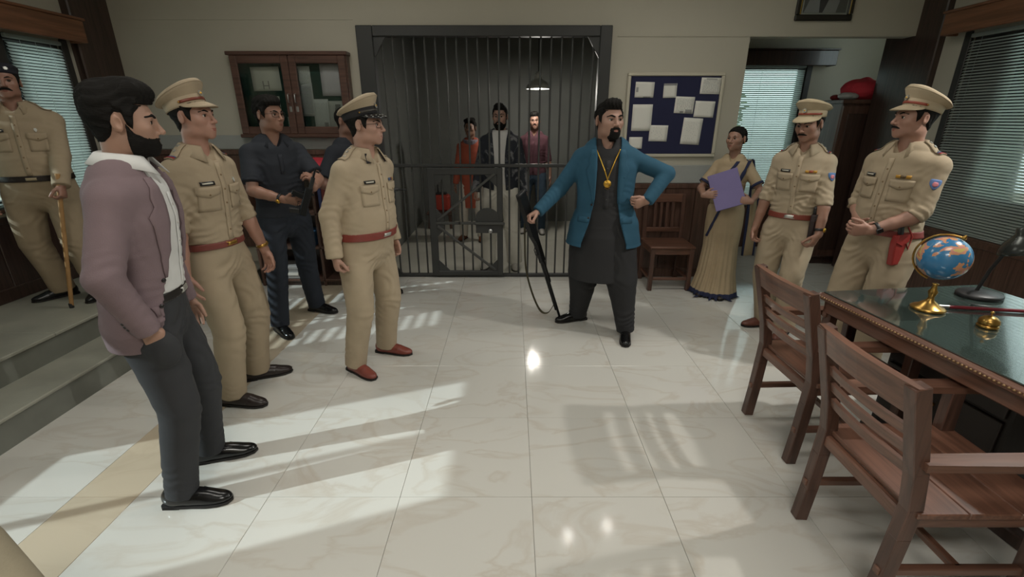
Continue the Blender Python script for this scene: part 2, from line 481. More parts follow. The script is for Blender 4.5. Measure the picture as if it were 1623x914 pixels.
wb = MB()
wb.box((LW - .1, BW, 0), (-1.43, BW + .15, CEIL)); wb.box((-1.43, BW, 2.42), (0.92, BW + .15, CEIL))
wb.box((0.92, BW, 0), (2.21, BW + .15, CEIL)); wb.box((2.21, BW, 2.34), (3.76, BW + .15, CEIL))
wall_back = struct('wall_back', wb, M_wall)
rb('moulding', (0.98, BW - .006, 2.333), (3.70, BW, 2.342), M_wall, wall_back, 0.002)
rb('seam_strip', (-3.66, BW - .004, 2.47), (-1.46, BW, 2.475), M_wall, wall_back, 0.001)
def wall_with_windows(name, X0, X1, holes, y0, y1):
    mb = MB(); ycur = y0
    for (a, b, c, d) in sorted(holes):
        mb.box((X0, ycur, 0), (X1, a, CEIL)); mb.box((X0, a, 0), (X1, b, c)); mb.box((X0, a, d), (X1, b, CEIL)); ycur = b
    mb.box((X0, ycur, 0), (X1, y1, CEIL))
    return struct(name, mb, M_wall)
HL = [(0.35, 1.45, 0.95, 2.4), (2.35, 3.60, 1.0, 2.2), (3.84, 4.33, 0.95, 2.22)]
wall_left = wall_with_windows('wall_left', LW - .12, LW, HL, FW, BW + .15)
HR = [(1.75, 4.33, 0.70, 2.28)]
wall_right = wall_with_windows('wall_right', RW, RW + .12, HR, FW, BW)
struct('wall_front', MB().box((LW - .12, FW - .1, 0), (4.7, FW, CEIL)), M_wall)
struct('ceiling', MB().box((LW - .12, FW - .1, CEIL), (4.8, 8.0, CEIL + .1)), M_ceil)
# alcove
ab = MB()
ab.box((2.0, 6.15, 0), (2.45, 6.27, CEIL)); ab.box((3.52, 6.15, 0), (4.7, 6.27, CEIL))
ab.box((2.45, 6.15, 0), (3.52, 6.27, 0.55)); ab.box((2.45, 6.15, 2.22), (3.52, 6.27, CEIL))
struct('wall_alcove_back', ab, M_wall)
struct('wall_alcove_left', MB().box((2.06, BW + .15, 0), (2.21, 6.15, CEIL)), M_wall)
struct('wall_alcove_right', MB().box((4.6, BW, 0), (4.7, 6.15, CEIL)), M_wall)
# cell
struct('wall_cell_left', MB().box((-1.62, BW + .15, 0), (-1.5, 7.9, CEIL)), M_wall2)
struct('wall_cell_right', MB().box((1.6, BW + .15, 0), (1.72, 7.9, CEIL)), M_wall2)
struct('wall_cell_back', MB().box((-1.6, 7.8, 0), (1.7, 7.9, CEIL)), M_wall2)
# wood pillars in the two corners
tag(MB().rbox((LW - .1, 4.44, 0.33), (-3.68, BW + .02, CEIL), 0.01).build('trim_1', M_pillar), kind='structure')
tag(MB().rbox((3.74, 4.60, 0), (4.0, 5.25, CEIL), 0.01).build('trim_2', M_pillar), kind='structure')

# wainscots: vertical boards, rail and grey dado band
def wainscot(name, a, b, z0, z1, m, n, horizontal_axis='X', at=0.0, face=-1):
    """boards along X (at = wall Y) or along Y (at = wall X); face = direction the boards stand proud"""
    root = empty(name); root['kind'] = 'structure'
    w = (b - a) / n
    for i in range(n):
        p, q = a + i * w + .002, a + (i + 1) * w - .002
        t = sorted((at, at + face * 0.022))
        if horizontal_axis == 'X': rb('board', (p, t[0], z0), (q, t[1], z1), m, root, 0.005)
        else: rb('board', (t[0], p, z0), (t[1], q, z1), m, root, 0.005)
    t = sorted((at, at + face * 0.034))
    for zz in ((z0, z0 + .1), (z1 - .05, z1)):
        if horizontal_axis == 'X': rb('rail', (a, t[0], zz[0]), (b, t[1], zz[1]), m, root, 0.006)
        else: rb('rail', (t[0], a, zz[0]), (t[1], b, zz[1]), m, root, 0.006)
    return root
wainscot('wainscot_back_right', 0.95, 2.20, 0.0, 1.0, M_dark, 4, 'X', BW)
wainscot('wainscot_back_left', -2.6, -1.45, 0.0, 1.33, M_dark, 4, 'X', BW)
wainscot('wainscot_platform', -3.68, -2.62, 0.34, 1.33, M_dark, 3, 'X', BW)
wainscot('wainscot_left', 1.6, 4.44, 0.34, 0.94, M_pillar, 5, 'Y', LW, 1)
wainscot('wainscot_right', 0.2, 4.60, 0.0, 0.68, M_dark, 8, 'Y', RW, -1)
wainscot('wainscot_alcove', 2.22, 3.6, 0.0, 0.53, M_dark, 3, 'X', 6.15)
tag(rb('trim_3', (0.95, BW - .012, 1.0), (2.20, BW, 1.18), M_band, None, 0.004), kind='structure')
tag(rb('trim_4', (-3.67, BW - .012, 1.335), (-1.45, BW, 1.467), M_band, None, 0.004), kind='structure')

# ------------------------------------------------------------------ windows and blinds
def window(n, M, w, z0, z1, mull, blind=None, valance=None, pitch=0.0225, slatw=0.025, tilt=12, name_lab=None, thick=0.12):
    """local frame: x along the wall, -y into the room, z up; M places it"""
    win = empty('window_%d' % n); win.matrix_local = M; win['kind'] = 'structure'
    f = MB(); t = 0.045
    f.rbox((0, .02, z0), (t, .1, z1)); f.rbox((w - t, .02, z0), (w, .1, z1)); f.rbox((0, .02, z0), (w, .1, z0 + t)); f.rbox((0, .02, z1 - t), (w, .1, z1))
    f.build('window_frame', M_frame, win)
    cut = [t] + [w * i / mull for i in range(1, mull)] + [w - t]
    for x in cut[1:-1]: rb('mullion', (x - .02, .03, z0 + t), (x + .02, .09, z1 - t), M_frame, win)
    for i in range(len(cut) - 1):
        MB().box((cut[i], .058, z0 + t), (cut[i + 1], .062, z1 - t)).build('pane', M_glass, win)
    rb('window_sill', (-.05, -.03, z0 - .035), (w + .05, .1, z0), M_dark, win)
    rb('casing', (-.07, -.012, z0 - .02), (-.0, .02, z1 + .02), M_frame, win)
    rb('casing', (w, -.012, z0 - .02), (w + .07, .02, z1 + .02), M_frame, win)
    if blind:
        b = empty('venetian_blind', label=blind, cat='blind'); b.matrix_local = M
        y0 = -.002 - 0.014
        rb('head_rail', (.015, y0 - .018, z1 - .035), (w - .015, y0 + .018, z1 - .005), M_slat, b)
        rb('bottom_rail', (.02, y0 - .012, z0 + .004), (w - .02, y0 + .012, z0 + .018), M_slat, b)
        rows = []
        for i in range(5):
            q = (i / 4 - .5); rows.append([Vector((x, q * slatw, .0022 * (1 - 4 * q * q))) for x in (.02, w - .02)])
        me = MB().grid(rows).mesh('slat', M_slat)
        k = int((z1 - z0 - .07) / pitch)
        for i in range(k):
            o = link('slat', me, b); o.location = (0, y0, z0 + .03 + pitch * i); o.rotation_euler = (R(tilt + random.uniform(-2, 2)), 0, 0)
        for x in (.12, w / 2, w - .12):
            MB().tube([(x, y0 - .012, z1 - .02), (x, y0 - .012, z0 + .01)], .0012, 5).build('cord', M_slat, b)
    if valance:
        v = empty('pelmet', label=valance, cat='pelmet'); v.matrix_local = M
        rb('front_board', (-.16, -.15, z1 + .0), (w + .12, -.13, z1 + .17), M_valance, v)
        rb('top_board', (-.18, -.16, z1 + .17), (w + .14, -.003, z1 + .19), M_valance, v)
        for x in (-.16, w + .10): rb('end_board', (x, -.13, z1), (x + .02, -.003, z1 + .17), M_valance, v)
    return win
def Mx(origin, xdir, ydir):
    x = Vector(xdir); y = Vector(ydir); z = x.cross(y)
    m = Matrix((x, y, z)).transposed().to_4x4(); m.translation = origin; return m
# left wall: x along -Y so that z stays up with y pointing out (-X)
def left_win(n, y0, y1, z0, z1, *a, **k): return window(n, Mx((LW, y0, 0), (0, 1, 0), (-1, 0, 0)), y1 - y0, z0, z1, *a, **k)
left_win(1, 3.84, 4.33, .95, 2.22, 1, 'venetian blind on the narrow window behind the officer with the cane', 'brown wooden pelmet above the narrow window at the left edge', tilt=46)
left_win(2, 0.35, 1.45, .95, 2.40, 2)
left_win(3, 2.35, 3.60, 1.0, 2.2, 2, 'venetian blind on the left wall window nearer the camera', pitch=0.075, slatw=0.06, tilt=2)
window(4, Mx((RW, 4.33, 0), (0, -1, 0), (1, 0, 0)), 2.58, .70, 2.28, 3, 'wide venetian blind on the window of the right wall behind the desk', 'brown wooden pelmet above the wide window on the right', tilt=36)
w4 = bpy.data.objects['window_4']
rb('side_panel', (.045, .045, .74), (.40, .056, 2.24), M_frame, w4); rb('lower_panel', (.40, .045, .74), (2.53, .056, 1.02), M_frame, w4)
window(5, Mx((2.45, 6.15, 0), (1, 0, 0), (0, 1, 0)), 1.07, .55, 2.22, 1, 'venetian blind on the alcove window behind the woman in the sari', tilt=50)
v = empty('pelmet', (2.45, 6.15, 0), label='dark wooden pelmet above the alcove window', cat='pelmet')
rb('front_board', (-.2, -.16, 2.20), (1.32, -.14, 2.36), M_pillar, v); rb('top_board', (-.22, -.17, 2.36), (1.34, 0, 2.38), M_pillar, v)
for x in (-.2, 1.30): rb('end_board', (x, -.14, 2.20), (x + .02, 0, 2.36), M_pillar, v)

# ground and a hedge outside, glimpsed through the slats
def shrub(loc, r, hgt, label, col, seed):
    e_ = empty('garden_shrub', loc, label=label, cat='shrub'); rng = random.Random(seed); mb = MB()
    for _ in range(420):
        a = rng.uniform(0, 6.283); q = rng.uniform(0, 1) ** .5 * r; z = rng.uniform(.35, 1) * hgt; c = Vector((q * math.cos(a), q * math.sin(a), z))
        Mq = Matrix.Translation(c) @ Euler((rng.uniform(-1, 1), rng.uniform(-1, 1), rng.uniform(0, 6))).to_matrix().to_4x4()
        mb._add([Mq @ Vector(v) for v in ((0, -.06, 0), (.03, 0, .01), (0, .07, 0), (-.03, 0, .01))], [(0, 1, 2, 3)])
    mb.build('foliage', mat('leaf_%d' % seed, col, .6, var=.2), e_)
    for k in range(4): MB().tube([(0, 0, 0), (rng.uniform(-.5, .5) * r, rng.uniform(-.5, .5) * r, hgt * .8)], [.025, .008], 6).build('stem', M_dark, e_)
shrub((5.1, 3.75, -.3), .45, 2.0, 'yellow-green shrub outside the right wall window', srgb(190, 190, 60), 5)
shrub((3.1, 7.6, -.3), .4, 2.3, 'leafy shrub outside the alcove window', srgb(150, 170, 80), 6)
tag(MB().box((-14, -8, -0.35), (14, 14, -0.3)).build('ground', mat('outside_ground', srgb(150, 146, 132), 0.9, var=.1)), kind='structure')

# ------------------------------------------------------------------ ceiling lamps
M_diff = mat('panel_diffuser', (1.0, 0.95, 0.85), 0.5, emit=3.0)
for i, (px, py) in enumerate(PANELS):
    lab = ['left side of the room near the camera', 'right side of the room near the camera', 'left side in front of the cell', 'right side in front of the cell', 'middle behind the camera, added as frontal fill'][i]
    e = empty('ceiling_lamp', (px, py, 3.24), label='flat white ceiling panel lamp over the ' + lab, cat='lamp', group='ceiling panel lamps')
    rb('housing', (-.6, -.3, .02), (.6, .3, .06), mat('white_metal', (.8, .8, .8), .4), e)
    rb('diffuser', (-.57, -.27, .004), (.57, .27, .022), M_diff, e)
def spot_fixture(loc, tgt, label, bulb=12.0, r=.07):
    e = empty('spot_lamp', label=label, cat='lamp')
    q = (Vector(tgt) - Vector(loc)).to_track_quat('-Z', 'Y').to_matrix().to_4x4(); q.translation = loc
    e.matrix_local = q
    MB().lathe([(r * .5, .16), (r * .8, .12), (r, .02), (r * 1.05, .012), (r * .98, .012), (r * .7, .1), (.005, .13)], 24).build('housing', M_black, e)
    MB().lathe([(.001, .035), (r * .5, .04), (r * .62, .06), (r * .4, .1)], 20).build('bulb', mat('spot_bulb_%d' % bulb, (1, .97, .9), .4, emit=bulb), e)
    inv = q.inverted(); up = inv @ Vector((loc[0], loc[1], CEIL))
    MB().tube([(0, 0, .13), up], .01, 8).build('stem', M_black, e)
    return e
spot_fixture((3.44, 2.20, 2.94), (0.6, 2.2, 0), 'black ceiling spot lamp beside the right wall')
spot_fixture((.67, 4.26, 3.08), (.35, 2.2, 0), 'black ceiling spot lamp above the jail front', 70.0, .06)
spot_fixture((1.17, 4.41, 3.08), (.6, 2.2, 0), 'black ceiling spot lamp above the blue notice board', 70.0, .06)

# ------------------------------------------------------------------ jail front
J = empty('jail_front', (0, BW - .03, 0), label='black iron jail front with upright bars and a low gate', cat='jail bars')
jl, jr, jt = -1.43, 0.92, 2.42
rb('post', (jl, -.03, 0), (jl + .15, .07, jt), M_iron, J); rb('post', (jr - .11, -.03, 0), (jr, .07, jt), M_iron, J)
rb('top_beam', (jl + .15, -.028, jt - .09), (jr - .11, .068, jt), M_iron, J)
rb('bottom_rail', (jl + .1, -.01, 0.0), (jr - .1, .04, .035), M_iron, J)
rb('cross_rail', (jl + .1, -.012, 1.160), (jr - .1, .03, 1.192), M_iron, J)
Mxz = Matrix(((1, 0, 0, 0), (0, 0, 1, 0), (0, 1, 0, 0), (0, 0, 0, 1)))     # prism (x,y)->(x,z)
for sx, x0 in ((1, jl + .15), (-1, jr - .11)):
    MB().prism([(x0, jt - .09), (x0 + sx * .11, jt - .09), (x0, jt - .27)], -.01, .02, Mxz).build('gusset', M_iron, J)
    MB().prism([(x0, .03), (x0 + sx * .1, .03), (x0, .15)], -.01, .02, Mxz).build('gusset', M_iron, J)
barm = MB().tube([(0, 0, .02), (0, 0, jt - .05)], .0095, 8).mesh('bar', M_bar)
bx0 = jl + .22
for i in range(21):
    x = bx0 + .0985 * i
    if x > jr - .13: break
    o = link('bar', barm, J); o.location = (x, .022, 0)
G = empty('gate_leaf'); G.parent = J; G.location = (0, -.03, 0)
gl, gr = -.835, -.105
rb('stile', (gl - .02, -.02, .03), (gl + .055, .02, 1.16), M_iron, G); rb('stile', (gr - .05, -.02, .03), (gr + .01, .02, 1.16), M_iron, G)
rb('rail', (gl, -.018, 1.09), (gr, .018, 1.158), M_iron, G); rb('rail', (gl, -.018, .03), (gr, .018, .08), M_iron, G)
MB().bar((gl + .05, -.012, .60), (gl + .30, -.012, .60), .02, .026).build('mid_bar', M_bar, G)
MB().bar((gl + .28, -.012, .60), (gr - .26, -.012, .60), .02, .026).build('mid_bar', M_bar, G)
MB().bar((gl + .06, -.014, .63), (gr - .07, -.014, 1.10), .022, .026).build('brace', M_bar, G)
MB().bar((gl + .06, -.014, .57), (gr - .07, -.014, .09), .022, .026).build('brace', M_bar, G)
for (a, b) in (((gl + .05, 1.09), (1, -1)), ((gr - .05, 1.09), (-1, -1)), ((gl + .05, .08), (1, 1)), ((gr - .05, .08), (-1, 1))):
    MB().prism([a, (a[0] + b[0] * .12, a[1]), (a[0], a[1] + b[1] * .12)], -.012, .012, Mxz).build('gusset', M_iron, G)
MB().prism([(gl + .05, .45), (gl + .13, .53), (gl + .13, .67), (gl + .05, .75)], -.015, .012, Mxz).build('gusset', M_iron, G)
lp = [(gr - .27, .50), (gr - .03, .50), (gr - .03, .66)] + [(gr - .15 + .12 * math.cos(a), .66 + .10 * math.sin(a)) for a in [math.pi * i / 10 for i in range(1, 10)]] + [(gr - .27, .66)]
MB().prism(lp, -.03, -.015, Mxz).build('lock_plate', M_iron, G)
rb('hasp', (gr - .28, -.05, .585), (gr + .03, -.03, .615), M_bar, G)
MB().lathe([(.001, 0), (.022, 0), (.022, .014), (.001, .014)], 16, Matrix.Translation((gr - .12, -.045, .525)) @ Matrix.Rotation(R(90), 4, 'X')).build('padlock', M_steel, G)
# caged lamp in the cell
lx, ly, lz = 0.337, 6.53, 1.98
e = empty('pendant_lamp', (lx, ly, lz), label='white enamel pendant lamp hanging in the cell', cat='lamp')
MB().lathe([(.155, 0), (.157, .008), (.14, .045), (.09, .09), (.05, .11), (.045, .15), (.05, .16), (.03, .19), (.012, .2)], 32).build('shade', mat('enamel', (.75, .76, .74), .3), e, solid=.003)
MB().lathe([(.001, .003), (.03, .012), (.04, .04), (.025, .08), (.015, .1)], 20).build('bulb', mat('cell_bulb', (1, .96, .88), .4, emit=25), e)
MB().tube([(0, 0, .19), (0, 0, CEIL - lz)], .006, 6).build('cord', M_black, e)
pl = bpy.data.lights.new('cell_light', 'POINT'); pl.energy = 32; pl.color = (1, .95, .86); pl.shadow_soft_size = .05
po = bpy.data.objects.new('cell_light', pl); COL.objects.link(po); po.location = (lx, ly, lz - .03)
# ------------------------------------------------------------------ printed paper
def paper_mat(name, base, ink, rows=18, dens=0.5, margin=0.1, block=None, w=1.0, h=1.0):
    """white sheet with rows of grey print made from waves; coordinates are object x (across) and z (up)"""
    m = mat(name, base, 0.8)
    N = m.node_tree.nodes; L = m.node_tree.links; b = N['Principled BSDF']
    tc = N.new('ShaderNodeTexCoord'); sep = N.new('ShaderNodeSeparateXYZ'); L.new(tc.outputs['Generated'], sep.inputs[0])
    def math_(op, a, c=None, clamp=False):
        n = N.new('ShaderNodeMath'); n.operation = op; n.use_clamp = clamp
        for i, q in enumerate((a, c)):
            if q is None: continue
            if isinstance(q, (int, float)): n.inputs[i].default_value = q
            else: L.new(q, n.inputs[i])
        return n.outputs[0]
    u, v = sep.outputs['X'], sep.outputs['Z']
    row = math_('GREATER_THAN', math_('FRACT', math_('MULTIPLY', v, rows)), 0.55)
    nz = N.new('ShaderNodeTexNoise'); nz.inputs['Scale'].default_value = 1.0; nz.inputs['Detail'].default_value = 2
    cmb = N.new('ShaderNodeCombineXYZ')
    L.new(math_('MULTIPLY', u, 26), cmb.inputs[0]); L.new(math_('FLOOR', math_('MULTIPLY', v, rows)), cmb.inputs[1])
    L.new(cmb.outputs[0], nz.inputs['Vector'])
    word = math_('GREATER_THAN', nz.outputs['Fac'], 1 - dens)
    ins = math_('MULTIPLY', math_('MULTIPLY', math_('GREATER_THAN', u, margin), math_('LESS_THAN', u, 1 - margin)), math_('MULTIPLY', math_('GREATER_THAN', v, margin), math_('LESS_THAN', v, 1 - margin)))
    fac = math_('MULTIPLY', math_('MULTIPLY', row, word), ins)
    if block:
        for (a, bb, c, d) in block:
            blk = math_('MULTIPLY', math_('MULTIPLY', math_('GREATER_THAN', u, a), math_('LESS_THAN', u, bb)), math_('MULTIPLY', math_('GREATER_THAN', v, c), math_('LESS_THAN', v, d)))
            fac = math_('MAXIMUM', fac, blk)
    mx = N.new('ShaderNodeMixRGB'); mx.inputs[1].default_value = base; mx.inputs[2].default_value = ink
    L.new(math_('MULTIPLY', fac, 0.75), mx.inputs[0]); L.new(mx.outputs[0], b.inputs['Base Color'])
    return m
WHITE = srgb(226, 224, 216); INK = srgb(120, 120, 120)
_pm = 0
def sheet(x, z, w, h, y, label, ang=0.0, rows=18, dens=.5, margin=.1, block=None, base=WHITE, ink=INK, group=None, curl=.004):
    global _pm; _pm += 1
    nx, nz = 5, 6
    rows_ = [[Vector(((i / nx - .5) * w, -curl * (1 - (2 * j / nz - 1) ** 2 * .3) * math.sin(math.pi * i / nx) - .0015, (j / nz - .5) * h)) for i in range(nx + 1)] for j in range(nz + 1)]
    o = MB().grid(rows_).build('paper_sheet', paper_mat('print_%d' % _pm, base, ink, rows, dens, margin, block), solid=.0008)
    o.location = (x, y, z); o.rotation_euler = (0, R(ang), 0)
    return tag(o, label, 'paper', group)

# ------------------------------------------------------------------ blue notice board
by = BW - .028
B = empty('notice_board', (1.56, BW, 1.645), label='navy felt notice board with cream frame on the back wall', cat='notice board')
w2, h2 = .43, .355
rb('felt', (-w2, -.022, -h2), (w2, -.002, h2), mat('navy_felt', srgb(38, 40, 70), .95, bump=.2, bscale=300), B)
for (lo, hi) in (((-w2 - .03, -.034, h2), (w2 + .03, 0, h2 + .03)), ((-w2 - .03, -.034, -h2 - .03), (w2 + .03, 0, -h2)), ((-w2 - .03, -.034, -h2), (-w2, 0, h2)), ((w2, -.034, -h2), (w2 + .03, 0, h2))):
    rb('frame_bar', lo, hi, mat('cream_frame', srgb(196, 190, 172), .5), B)
def bd(u, v): return (1.13 + (u - 70) / (860 - 70) * .86, 2.0 - (v - 128) / (808 - 128) * .71)
def bsheet(u0, u1, v0, v1, label, **k):
    x0, z0 = bd(u0, v1); x1, z1 = bd(u1, v0)
    # undo the board's lean in the crop: the lower a sheet, the more its pixels drift left
    zz = (z0 + z1) / 2; drift = (2.0 - zz) / .71
    s = 1 + .05 * drift
    xc = 1.13 + ((x0 + x1) / 2 - 1.13 + .036 * drift) * 1.0
    return sheet(xc, zz, (x1 - x0) * s, z1 - z0, by + .004, label, **k)
bsheet(108, 272, 178, 310, 'small printed notice in the top left corner of the blue board', ang=1, rows=10, dens=.3, block=[(.05, .17, .35, .65), (.45, .85, .0, .07)])
bsheet(356, 472, 190, 312, 'small notice with dark heading, top middle of the blue board', ang=-1, rows=6, dens=.1, block=[(0, .97, .85, 1.0)], ink=srgb(70, 70, 80))
bsheet(680, 852, 142, 280, 'typed notice in the top right corner of the blue board', ang=1, rows=14, dens=.55, block=[(.25, .8, .88, .95)])
bsheet(464, 632, 302, 446, 'notice with boxed print in the centre of the blue board', ang=2, rows=12, dens=.5, block=[(.3, .48, .02, .16), (.58, .92, .02, .25)])
bsheet(642, 815, 340, 480, 'landscape notice on the right side of the blue board', ang=2, rows=12, dens=.35)
bsheet(90, 262, 368, 600, 'tall plain sheet on the left side of the blue board', ang=0, rows=24, dens=.3)
bsheet(250, 410, 550, 694, 'small square notice at the lower middle of the blue board', ang=1, rows=9, dens=.4)
bsheet(545, 712, 486, 722, 'tall typed sheet at the lower right of the blue board', ang=3, rows=24, dens=.4)
bsheet(70, 185, 655, 760, 'small card at the lower left corner of the blue board', rows=6, dens=.2)

# ------------------------------------------------------------------ glazed notice case on the left
C0, C1, D0, D1, dp = -2.62, -1.53, 1.46, 2.19, .085
K = empty('notice_case', (0, BW, 0), label='brown wooden wall case with two glazed doors and green lining', cat='notice case')
rb('back_panel', (C0 + .01, -.02, D0 + .01), (C1 - .01, 0, D1 - .01), mat('green_felt', srgb(34, 66, 58), .95, bump=.2, bscale=300), K)
rb('side', (C0, -dp, D0), (C0 + .025, 0, D1), M_cab, K); rb('side', (C1 - .025, -dp, D0), (C1, 0, D1), M_cab, K)
rb('top', (C0 - .015, -dp - .03, D1 - .02), (C1 + .015, 0, D1 + .012), M_cab, K); rb('bottom', (C0 - .01, -dp - .025, D0 - .012), (C1 + .01, 0, D0 + .02), M_cab, K)
cm = (C0 + C1) / 2 + .005
for k, (a, b) in enumerate(((C0 + .012, cm - .002), (cm + .002, C1 - .012))):
    d = empty('door'); d.parent = K; d.location = (0, -dp - .012, 0)
    fw = .068; z0, z1 = D0 + .02, D1 - .022
    rb('stile', (a, -.012, z0), (a + fw, .012, z1), M_cab, d); rb('stile', (b - fw, -.012, z0), (b, .012, z1), M_cab, d)
    rb('rail', (a + fw, -.012, z1 - fw), (b - fw, .012, z1), M_cab, d); rb('rail', (a + fw, -.012, z0), (b - fw, .012, z0 + fw), M_cab, d)
    MB().box((a + fw - .005, -.001, z0 + fw - .005), (b - fw + .005, .002, z1 - fw + .005)).build('pane', M_glass, d)
    hx = b - .03 if k == 0 else a + .03; hz = 1.80
    MB().tube([(hx, -.012, hz + .04), (hx, -.04, hz + .035), (hx, -.04, hz - .035), (hx, -.012, hz - .04)], .006, 8).build('handle', M_steel, d)
    rb('hasp', (hx - .012, -.018, hz - .12), (hx + .012, -.010, hz - .07), M_steel, d)
yc = BW - .024
def cs(u, v):    # pixel of the case crop -> wall position (lean removed)
    s = (v - 85) / (810 - 85); xl = 40 + s * 150; xr = 1095 + s * 55
    return C0 + (u - xl) / (xr - xl) * (C1 - C0), D1 - s * (D1 - D0)
def csheet(u, v, w, h, label, **k):
    x, z = cs(u, v); return sheet(x, z, w, h, yc, label, **k)
csheet(355, 300, .27, .21, 'wide notice with a sketched chair in the upper left of the green case', ang=-1, rows=14, dens=.2, block=[(.36, .40, .08, .42), (.55, .59, .08, .42), (.36, .59, .2, .24)], ink=srgb(110, 104, 100), base=srgb(222, 218, 208))
csheet(400, 560, .20, .22, 'notice behind the bodyguard in the lower left of the green case', rows=16, dens=.4, base=srgb(220, 220, 212))
csheet(590, 690, .075, .11, 'small slip beside the centre stile of the green case', rows=8, dens=.3, base=srgb(196, 200, 190))
csheet(690, 270, .13, .16, 'narrow notice at the top left of the right case door', rows=14, dens=.5, base=srgb(214, 214, 210))
csheet(720, 480, .13, .30, 'long printed strip down the left of the right case door', rows=30, dens=.6, base=srgb(200, 200, 200))
csheet(850, 610, .15, .27, 'typed page in the middle of the right case door', rows=26, dens=.45, block=[(.62, .85, .08, .22)], base=srgb(220, 222, 220))
csheet(940, 310, .20, .28, 'faded lilac page at the top right of the right case door', rows=22, dens=.35, base=srgb(208, 200, 204))
csheet(985, 620, .17, .26, 'page with a drawn portrait at the lower right of the green case', rows=4, dens=.05, block=[(.45, .75, .7, .88), (.42, .48, .45, .75), (.6, .66, .3, .34)], ink=srgb(90, 88, 86), base=srgb(196, 196, 190))

# ------------------------------------------------------------------ framed portrait above the alcove
F = empty('portrait_frame', (2.84, BW, 2.46), label='dark framed portrait photograph above the alcove opening', cat='picture')
for (lo, hi) in (((-.26, -.03, 0), (.26, 0, .05)), ((-.26, -.03, .63), (.26, 0, .68)), ((-.26, -.03, .05), (-.21, 0, .63)), ((.21, -.03, .05), (.26, 0, .63))):
    rb('frame_bar', lo, hi, mat('portrait_wood', (.02, .018, .014), .35), F, .008)
for x in (-.225, .222): rb('gilt_fillet', (x - .003, -.034, .05), (x + .003, -.028, .63), mat('gilt', srgb(190, 160, 80), .35, .8), F, .001)
rb('mount', (-.21, -.015, .05), (.21, -.006, .63), mat('portrait_mount', srgb(190, 190, 186), .7), F)
rb('picture', (-.195, -.018, .065), (.195, -.014, .61), mat('portrait_ground', srgb(120, 116, 118), .5, var=.1), F)
def flat(poly, name, m, yy): MB().prism([(x, z) for x, z in poly], yy - .001, yy, Mxz).build(name, m, F)
sh = [(-.19, .066), (.1, .066), (.12, .16), (.06, .25), (.0, .28), (-.08, .27), (-.14, .2)]
flat(sh, 'picture_coat', mat('portrait_coat', srgb(186, 182, 188), .6), -.0185)
flat([(-.05, .066), (-.02, .066), (.04, .22), (.0, .25), (-.06, .16)], 'picture_lapel', mat('portrait_lapel', srgb(84, 80, 88), .6), -.0195)
flat([(-.04 + .065 * math.cos(a), .37 + .09 * math.sin(a)) for a in [2 * math.pi * i / 20 for i in range(20)]], 'picture_face', mat('portrait_face', srgb(128, 118, 112), .6), -.0195)
MB().box((-.205, -.022, .055), (.205, -.021, .625)).build('pane', M_glass, F)

# ------------------------------------------------------------------ bookcase behind the bodyguard and its contents
S = empty('shelf_unit', (0, 4.84, 0), label='dark open wooden shelf unit under the glazed notice case', cat='shelf')
s0, s1, sd = -2.55, -1.46, .30
for z in (.06, .40, .74, 1.08): rb('shelf', (s0, -sd, z - .013), (s1, 0, z + .013), M_dark, S)
for x in (s0, -1.92, s1): rb('upright', (x - .015, -sd, 0), (x + .015, 0, 1.1), M_dark, S)
rb('plinth', (s0, -sd + .02, 0), (s1, -.02, .05), M_pillar, S); rb('back_board', (s0, -.012, .05), (s1, 0, 1.08), M_pillar, S)
def bundle(x, y, z, r, label, m, seed=0, knot=True, flatz=.6):
    F_ = Field((-r * 1.5, -r * 1.3, -.02), (r * 1.5, r * 1.3, r * 1.6), r / 14)
    F_.add(ell((0, 0, r * flatz * .85), (r * 1.15, r * .95, r * flatz)))
    F_.add(ell((-r * .5, .1 * r, r * flatz), (r * .7, r * .6, r * flatz * .75)), .25 * r)
    if knot: F_.add(ell((.1 * r, 0, r * flatz * 1.65), (r * .3, r * .22, r * .25)), .2 * r)
    rng = random.Random(seed)
    for _ in range(12):
        F_.fold((rng.uniform(-r, r), rng.uniform(-r, r), rng.uniform(0, r)), (rng.uniform(-1, 1), rng.uniform(-1, 1), rng.uniform(.2, 1)), r * .6, r * .05, r * .35, rng.uniform(0, 6))
    F_.keep(lambda X, Y, Z: -Z + 0 * X + 0 * Y)
    o, V, Q = fmesh(F_, 'cloth_bundle', m); o.location = (x, y, z); return tag(o, label, 'bundle')
M_red = mat('red_cloth', srgb(196, 52, 66), .8, var=.12, bump=.15, bscale=60)
bundle(-1.86, 4.68, 1.0935, .15, 'red cloth bundle on top of the shelf unit behind the officer', M_red, 3, False, .62)
bundle(-1.70, 4.68, .4135, .1, 'small red bundle on the lower shelf of the dark unit', M_red, 4, False, .6)
def box_thing(name, lo, hi, m, label, cat, extra=None):
    c = Vector(((lo[0] + hi[0]) / 2, (lo[1] + hi[1]) / 2, lo[2])); e = empty(name, c, label=label, cat=cat)
    lo = Vector(lo) - c; hi = Vector(hi) - c
    rb('body', lo, hi, m, e, .006)
    rb('lid', (lo.x - .004, lo.y - .004, hi.z - .03), (hi.x + .004, hi.y + .004, hi.z + .003), m, e, .004)
    rb('label_strip', (lo.x + (hi.x - lo.x) * .2, lo.y - .006, lo.z + (hi.z - lo.z) * .3), (hi.x - (hi.x - lo.x) * .2, lo.y - .002, lo.z + (hi.z - lo.z) * .55), mat('paper_label', WHITE, .8), e, .001)
box_thing('file_box', (-2.45, 4.56, .753), (-2.25, 4.8, .90), mat('yellow_card', srgb(176, 160, 90), .8), 'yellow cardboard file box on the shelf beside the young officer', 'box')
box_thing('file_box', (-2.46, 4.55, .073), (-2.12, 4.8, .20), mat('grey_card', srgb(150, 150, 148), .8), 'grey carton on the bottom shelf of the dark unit', 'box')
